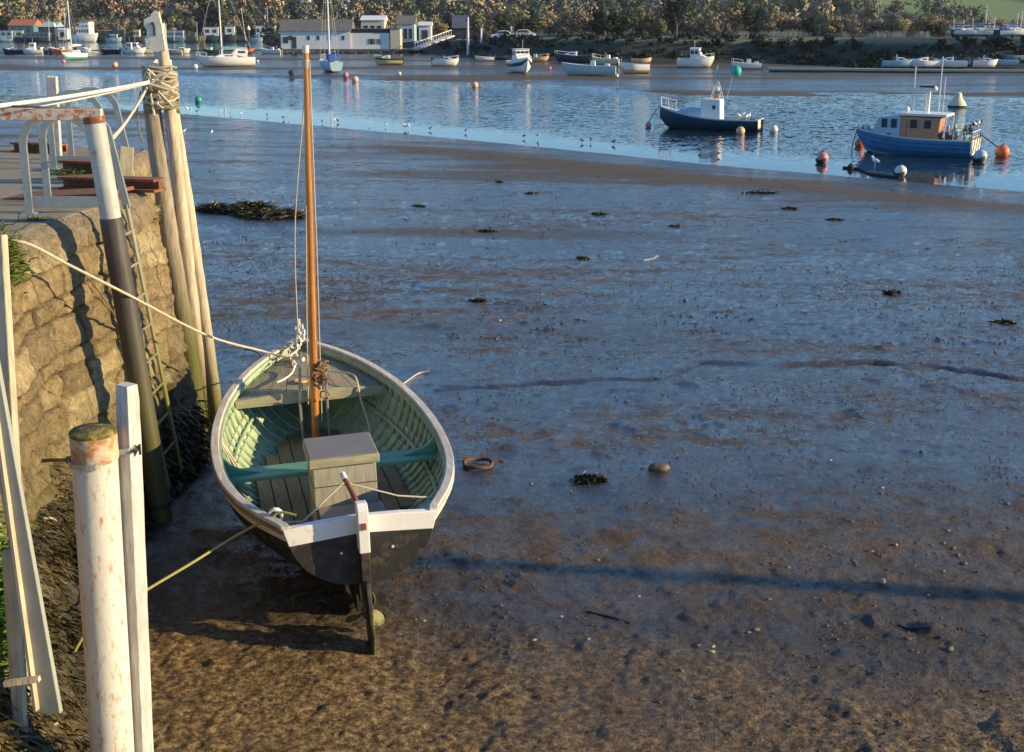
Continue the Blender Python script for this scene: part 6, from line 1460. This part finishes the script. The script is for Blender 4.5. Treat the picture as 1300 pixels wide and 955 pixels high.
# countless grit, shells and worm casts
def grit():
    Vv, Ff = [], []; n = 26000; base_v = np.array([(1, 0, 0), (0, 1, 0), (-1, 0, 0), (0, -1, 0), (0, 0, 1), (.7, .7, .1)], float)
    tri = [(0, 1, 4), (1, 2, 4), (2, 3, 4), (3, 0, 4)]
    px = RNG.uniform(-80, 1400, n * 2); dd = 6.0 + 17 * RNG.random(n * 2) ** 1.5; X = (px - 650) / F * dd * 1.08
    dens = fbm(X * .8, dd * .8, 3, 123) > -.12; X, dd = X[dens][:n], dd[dens][:n]; Z = mud_z(X, dd); r = (0.003 + .012 * RNG.random(len(X)) ** 5) * (1 + dd / 22)
    for i in range(len(X)):
        o = len(Vv); a = RNG.uniform(0, 6.3); ca, sa = math.cos(a), math.sin(a)
        for b_ in base_v[:5]:
            q = b_ * r[i] * RNG.uniform(.6, 1.3, 3); Vv.append((X[i] + q[0] * ca - q[1] * sa, dd[i] + q[0] * sa + q[1] * ca, Z[i] + q[2] * .7 - .0015))
        Ff += [(a_ + o, b2 + o, c_ + o) for a_, b2, c_ in tri]
    m, N, L, bs = new_mat('grit_mix'); v = coord(N, L); n1 = noise(N, L, v, 9, 2)
    L.new(ramp(N, L, n1, [(0.3, (0.05, 0.04, 0.028)), (0.55, (0.10, 0.075, 0.045)), (0.68, (0.20, 0.15, 0.09)), (.76, (.50, .42, .30))]), bs.inputs['Base Color']); bs.inputs['Roughness'].default_value = .7
    tag(npmesh('mud_grit', Vv, Ff, m, False), kind='stuff')
grit()
def weed_bits():
    sd_ = []; n = 1500; dd = 16 + 42 * RNG.random(n) ** 1.2; px = RNG.uniform(230, 1400, n); X = (px - 650) / F * dd; ok = (dd < near_edge(X) - 1) & (fbm(X * .35, dd * .35, 3, 140) > -.05); X, dd = X[ok], dd[ok]; Z = mud_z(X, dd)
    for x, y, z in zip(X, dd, Z):
        k = random.randint(3, 9) if random.random() < .88 else 30; w_ = .008 + .0018 * y + (.04 if k == 30 else 0)
        for _ in range(k): sd_.append(((x + random.gauss(0, w_ * 1.3), y + random.gauss(0, w_), z + random.random() * .012), (0, 0, .1)))
    sd2 = [s_ for s_ in sd_]; tag(strands('weed_scraps', sd2, SEAW, (.015, .045), .009, .3, 2, 1.0, zf=.3), kind='stuff')
weed_bits()
# rusty ring, stick, lines half buried in the mud
p_ = PM(607, 592); t = thing('rusty_ring', 'rusty iron ring lying on the mud to the right of the dinghy', 'iron ring', p_ + Vector((0, 0, .01)))
MB().tube([(math.cos(a) * .13, math.sin(a) * .13, .012 + .008 * math.sin(a * 3)) for a in np.linspace(0, 6.283, 22)], .018, 8).build('ring', M['ringrust'], t, True); MB().tube([(.12, .02, .01), (.20, .05, .02), (.24, .03, .01)], .012, 6).build('shackle', M['ringrust'], t, True)
p_ = PM(826, 333); o = MB().tube([p_ + Vector((-.14, -.03, .03)), p_ + Vector((.05, .02, .06)), p_ + Vector((.14, .04, .12))], [.02, .024, .03], 7).build('stick', M['post'], None, True); tag(o, 'pale stick lying on the mud near the middle of the flat', 'stick')
def ground_rope(pts, r, mm, lb): rope_obj('ground_rope', [PM(a, b) + Vector((0, 0, r * .6)) for a, b in pts], r, mm, lb, sub=8)
ground_rope([(500, 498), (518, 484), (532, 475), (545, 473)], .008, M['rope'], 'pale rope end lying on the mud just right of the dinghy bow')
ground_rope([(610, 432), (625, 420), (660, 400), (682, 383), (705, 376), (770, 352), (815, 336)], .004, M['ringrust'], 'long thin line half sunk in the mud leading to the pale stick')
ground_rope([(746, 778), (760, 781), (775, 785), (800, 794)], .007, M['rope_black'], 'thin dark twig lying on the mud below the shadow band')
ground_rope([(1140, 795), (1152, 798), (1165, 800), (1178, 801)], .006, M['rope_black'], 'short dark twig on the mud at the lower right')

# ================================================================== TREES
def crown_arrays(seed, n, rx, ry, rz, leaf, bare=False):
    g = np.random.default_rng(seed); K = 9
    cc = g.normal(0, .42, (K, 3)) * np.array([rx, ry, rz * .8]); cr = g.uniform(.38, .62, K) * min(rx, rz)
    k = g.integers(0, K, n); d = g.normal(size=(n, 3)); d /= np.linalg.norm(d, axis=1)[:, None]
    P = cc[k] + d * (cr[k] * g.uniform(.55, 1.05, n))[:, None]; P[:, 2] += rz
    t = g.normal(size=(n, 3)); t /= np.linalg.norm(t, axis=1)[:, None]; b = np.cross(t, g.normal(size=(n, 3))); b /= np.linalg.norm(b, axis=1)[:, None]
    s = leaf * g.uniform(.5, 1.3, n)[:, None]
    if bare: b = b * .35; t[:, 2] = np.abs(t[:, 2]) + .6; t /= np.linalg.norm(t, axis=1)[:, None]; s = s * 1.6
    V = np.stack([P - t * s - b * s * .3, P + b * s, P + t * s, P - b * s], 1).reshape(-1, 3)
    c0 = np.array([0, 0, rz]); nn = d * .8 + (P - c0) / np.array([rx, ry, rz]) * .5 + g.normal(0, .22, (n, 3)); nn /= np.linalg.norm(nn, axis=1)[:, None]
    crown_arrays.nn = np.repeat(nn, 4, 0)
    return V, np.arange(n * 4).reshape(-1, 4)
leafm = []
def leaf_mat(name, c1, c2):
    m, N, L, bs = new_mat(name); n1 = noise(N, L, coord(N, L), .9, 4)
    L.new(ramp(N, L, n1, [(.38, c2), (.62, c1)]), bs.inputs['Base Color']); bs.inputs['Roughness'].default_value = .85; bs.inputs['Specular IOR Level'].default_value = .2; soft_normal(N, L, bs); return m
LM = {'brown': leaf_mat('autumn_brown_leaves', (0.50, 0.34, 0.18), (0.36, 0.25, 0.14)), 'ochre': leaf_mat('ochre_leaves', (0.52, 0.43, 0.20), (0.38, 0.31, 0.15)), 'twig': leaf_mat('bare_grey_twigs', (0.44, 0.38, 0.25), (0.32, 0.275, 0.19)),
      'olive': leaf_mat('olive_leaves', (0.28, 0.28, 0.12), (0.16, 0.165, 0.07)), 'dark': leaf_mat('dark_evergreen_leaves', (0.040, 0.070, 0.040), (0.018, 0.034, 0.022)), 'green': leaf_mat('mid_green_leaves', (0.11, 0.16, 0.06), (0.05, 0.08, 0.03))}
BARK = paint('tree_bark', (0.16, 0.13, 0.10), .9, .4, 3)
protos = []
for i in range(6):
    V, Fq = crown_arrays(100 + i, 1500, 3.2, 3.2, 3.6 if i != 4 else 4.6, .19 if i % 3 else .22, bare=(i % 3 == 2)); me_o = npmesh('crown', V, Fq, LM['brown'], False, vec=crown_arrays.nn); protos.append(me_o.data); bpy.data.objects.remove(me_o)
tk = MB(); tk.tube([(0, 0, -.5), (.1, 0, 2), (0, .1, 4.5)], [.28, .2, .1], 7)
for a in range(5): an = a * 1.3; tk.tube([(0, 0, 1.6 + .4 * a), (math.cos(an) * 1.1, math.sin(an) * 1.1, 3.4 + .4 * a), (math.cos(an) * 1.9, math.sin(an) * 1.7, 4.8 + .4 * a)], [.10, .07, .03], 5)
tko = tk.build('trunk', BARK, None, True); TRK = tko.data; bpy.data.objects.remove(tko)
KN = {'brown': 'russet brown', 'ochre': 'ochre yellow', 'twig': 'bare grey brown', 'olive': 'olive green', 'dark': 'dark evergreen', 'green': 'mid green'}
def tree(px, D, h, w_, kind, label=None, group=None, base=None, name='tree'):
    p_ = PD(px, 50, D); z_ = lz(p_.x, D) - .2 if base is None else base
    t = thing(name, label, 'tree', (p_.x, D, z_), random.uniform(0, 6.28), group)
    me = protos[{'twig': random.choice((2, 5)), 'dark': random.choice((0, 3, 4))}.get(kind, random.choice((0, 1, 3, 4)))]
    c = bpy.data.objects.new('crown', me); COL.objects.link(c); c.parent = t; c.material_slots[0].link = 'OBJECT'; c.material_slots[0].material = LM[kind]
    s_ = h / 7.6; c.scale = (w_ / 7.0, w_ / 7.0, s_); c.location = (0, 0, .10 * h)
    k = bpy.data.objects.new('trunk', TRK); COL.objects.link(k); k.parent = t; k.scale = (w_ / 7.0, w_ / 7.0, h / 8.0); return t
rt = random.Random(21)
# marked individual trees
tree(262, DF + 14, 12.5, 10.5, 'dark', 'very dark broad evergreen standing behind the houseboats left of the large yacht mast')
tree(281, DF + 16, 9.0, 8.5, 'green', 'green conifer just right of the very dark evergreen')
tree(28, DF + 40, 8.0, 9, 'ochre', 'rounded yellow ochre tree over the red roofed shed'); tree(7, DF + 36, 7.0, 8, 'dark', 'dark tree at the far left edge behind the houseboats')
tree(52, DF + 44, 8.5, 8, 'dark', 'dark narrow tree behind the pale green roofed building')
tree(724, 214, 5.6, 6.5, 'twig', 'large bare branching tree in the middle of the right bank', 'trees on the right bank'); tree(768, 212, 4.6, 6.0, 'dark', 'dark evergreen just right of the large bare tree')
tree(786, 214, 4.0, 4.5, 'green', 'green bushy tree right of the dark evergreen on the bank'); tree(858, 214, 6.6, 5.4, 'dark', 'tall dark green tree standing alone on the bank above the listing boats')
tree(835, 213, 4.4, 4.6, 'olive', 'olive tree left of the tall dark green tree'); tree(640, 222, 4.0, 3.6, 'green', 'small green tree behind the parked cars'); tree(1030, 218, 3.8, 4.4, 'dark', 'dark rounded tree beside the pale reeds'); tree(1184, 225, 2.9, 4.0, 'dark', 'dark rounded bush at the left end of the boatyard')
# rows of individual trees along both shores
def row(px0, px1, n, D, dD, h, w_, kinds, group, desc_):
    for i in range(n):
        kd = rt.choice(kinds); px = px0 + (px1 - px0) * (i + rt.uniform(.1, .9)) / n
        tree(px, D + rt.uniform(-dD, dD), h * rt.uniform(.75, 1.2), w_ * rt.uniform(.8, 1.2), kd, KN[kd] + ' tree ' + desc_, group + ', ' + KN[kd])
row(-20, 360, 40, DF + 36, 8, 6.0, 7.0, ['twig', 'twig', 'brown', 'olive', 'twig', 'ochre'], 'trees behind the houseboats', 'in the belt behind the left shore houseboats')
row(340, 660, 34, DP + 70, 16, 5.5, 6.5, ['twig', 'brown', 'brown', 'ochre', 'dark'], 'trees behind the pier', 'in the belt behind the pier and its sheds')
row(600, 1200, 60, 232, 9, 4.0, 4.4, ['twig', 'brown', 'twig', 'olive', 'ochre', 'dark', 'twig'], 'trees behind the right bank', 'in the hedge line behind the right bank')
row(1170, 1330, 16, 335, 8, 4.0, 4.4, ['twig', 'brown', 'ochre', 'ochre'], 'trees behind the boatyard', 'behind the boatyard at the right')
for px_, D_, h_, lb in ((1428, 163, 11, 'nearest'), (1462, 169, 12.5, 'second'), (1500, 165, 12, 'third'), (1530, 173, 13, 'fourth'), (1448, 176, 10, 'last')):
    tree(px_, D_, h_, 8.5, 'dark', lb + ' of the tall dark trees beyond the right edge whose shade falls on the pontoon', 'tall trees beyond the right edge')
# low scrub on the bank face and top
def scrub():
    Vs, Fs, Ns, o = [], [], [], 0
    for _ in range(330):
        px = rt.uniform(560, 1330); p_ = PD(px, 60, 200); x = p_.x; s_ = float(shore(np.array([x]))[0]); y = s_ + rt.uniform(6, 17)
        V, Fq = crown_arrays(rt.randint(0, 9999), 70, .9, .9, .55, .16); V = V * rt.uniform(.7, 1.3) + np.array([x * y / 200, y, 0]); V[:, 2] += land_z(V[:1, 0], V[:1, 1])[0] - .35
        Vs.append(V); Fs.append(Fq + o); o += len(V); Ns.append(crown_arrays.nn)
    tag(npmesh('bank_scrub', np.concatenate(Vs), np.concatenate(Fs), LM['dark'], False, vec=np.concatenate(Ns)), kind='stuff')
scrub()
# hillside woodland: reads as one mass
def woodland():
    m, N, L, bs = new_mat('woodland_leaves'); vc = N.new('ShaderNodeVertexColor'); vc.layer_name = 'tone'; L.new(vc.outputs[0], bs.inputs['Base Color']); bs.inputs['Roughness'].default_value = .9; bs.inputs['Specular IOR Level'].default_value = .1; soft_normal(N, L, bs)
    pal = np.array([(0.17, .115, .065), (.13, .11, .075), (.10, .095, .06), (.075, .09, .045), (.17, .135, .07), (.03, .045, .028), (.14, .125, .08), (.065, .08, .042)])
    Vs, Fs, Cs, o = [], [], [], 0; fa = PD(1215, 18, 560)
    vary = [crown_arrays(500 + i, 420, 4.6, 4.6, 4.0, .42, bare=(i % 3 == 0)) + (crown_arrays.nn,) for i in range(10)]; Ns = []
    D = DP + 60
    for D, n, kx in ((345, 70, 1), (395, 80, 1), (450, 90, 1), (500, 100, 1), (545, 105, 1), (590, 110, 1), (640, 115, 1), (700, 120, 1), (770, 125, 1)):
        for i in range(n):
            x = (-.48 + .96 * (i + rt.random()) / n) * D; y = D + rt.uniform(-22, 22)
            if y < shore(np.array([x]))[0] + 45: continue
            if math.hypot((x - fa.x - 2) / 48, (y - 555) / 90) < 1.05 and y > 440: continue
            V, Fq, NN = vary[rt.randint(0, 9)]; s_ = rt.uniform(.65, 1.15) * (.62 if y < 430 else 1); a = rt.uniform(0, 6.28); ca, sa = math.cos(a), math.sin(a)
            W = np.stack([(V[:, 0] * ca - V[:, 1] * sa) * s_ + x, (V[:, 0] * sa + V[:, 1] * ca) * s_ + y, V[:, 2] * s_ * rt.uniform(.8, 1.2) + float(land_z(np.array([x]), np.array([y]))[0])], 1)
            c = 2.9 * pal[int(min(7, max(0, 3.5 + 5.5 * float(fbm(np.array([x * .012]), np.array([y * .012]), 2, 300)[0]) + rt.gauss(0, 2.0))))] * rt.uniform(.8, 1.25)
            Ns.append(np.stack([NN[:, 0] * ca - NN[:, 1] * sa, NN[:, 0] * sa + NN[:, 1] * ca, NN[:, 2]], 1)); Vs.append(W); Fs.append(Fq + o); Cs.append(np.repeat(c[None], len(W), 0)); o += len(W)
    tag(npmesh('woodland', np.concatenate(Vs), np.concatenate(Fs), m, False, cols=np.concatenate(Cs), vec=np.concatenate(Ns)), kind='stuff')
woodland()
# pale reeds catching the sun behind the bank
def reeds():
    sd_ = []
    for a, b, n in ((932, 950, 260), (966, 1015, 700), (1068, 1076, 90), (1104, 1150, 420), (1162, 1180, 160)):
        for _ in range(n):
            px = rt.gauss((a + b) / 2, (b - a) / 3.4); px += 3 * math.sin(px * .9); q = PD(px, 50, 210 + rt.uniform(-3, 3)); sd_.append(((q.x, q.y, lz(q.x, q.y) - .35 - .5 * rt.random()), (0, 0, 1.6)))
    tag(strands('reeds', sd_, M['straw'], (.8, 1.7), .06, .15, 3, .25), kind='stuff')
reeds()

# ================================================================== AIR
m = bpy.data.materials.new('haze'); m.use_nodes = True; N, L = m.node_tree.nodes, m.node_tree.links
for n_ in list(N):
    if n_.type == 'BSDF_PRINCIPLED': N.remove(n_)
vp = N.new('ShaderNodeVolumePrincipled'); vp.inputs['Color'].default_value = (0.80, 0.88, 1.0, 1); vp.inputs['Density'].default_value = 0.00008; vp.inputs['Anisotropy'].default_value = 0.2
L.new(vp.outputs[0], [n_ for n_ in N if n_.type == 'OUTPUT_MATERIAL'][0].inputs['Volume'])
o = MB().box((0, 1240, 45), (6100, 2560, 96)).build('haze', m); tag(o, kind='stuff')
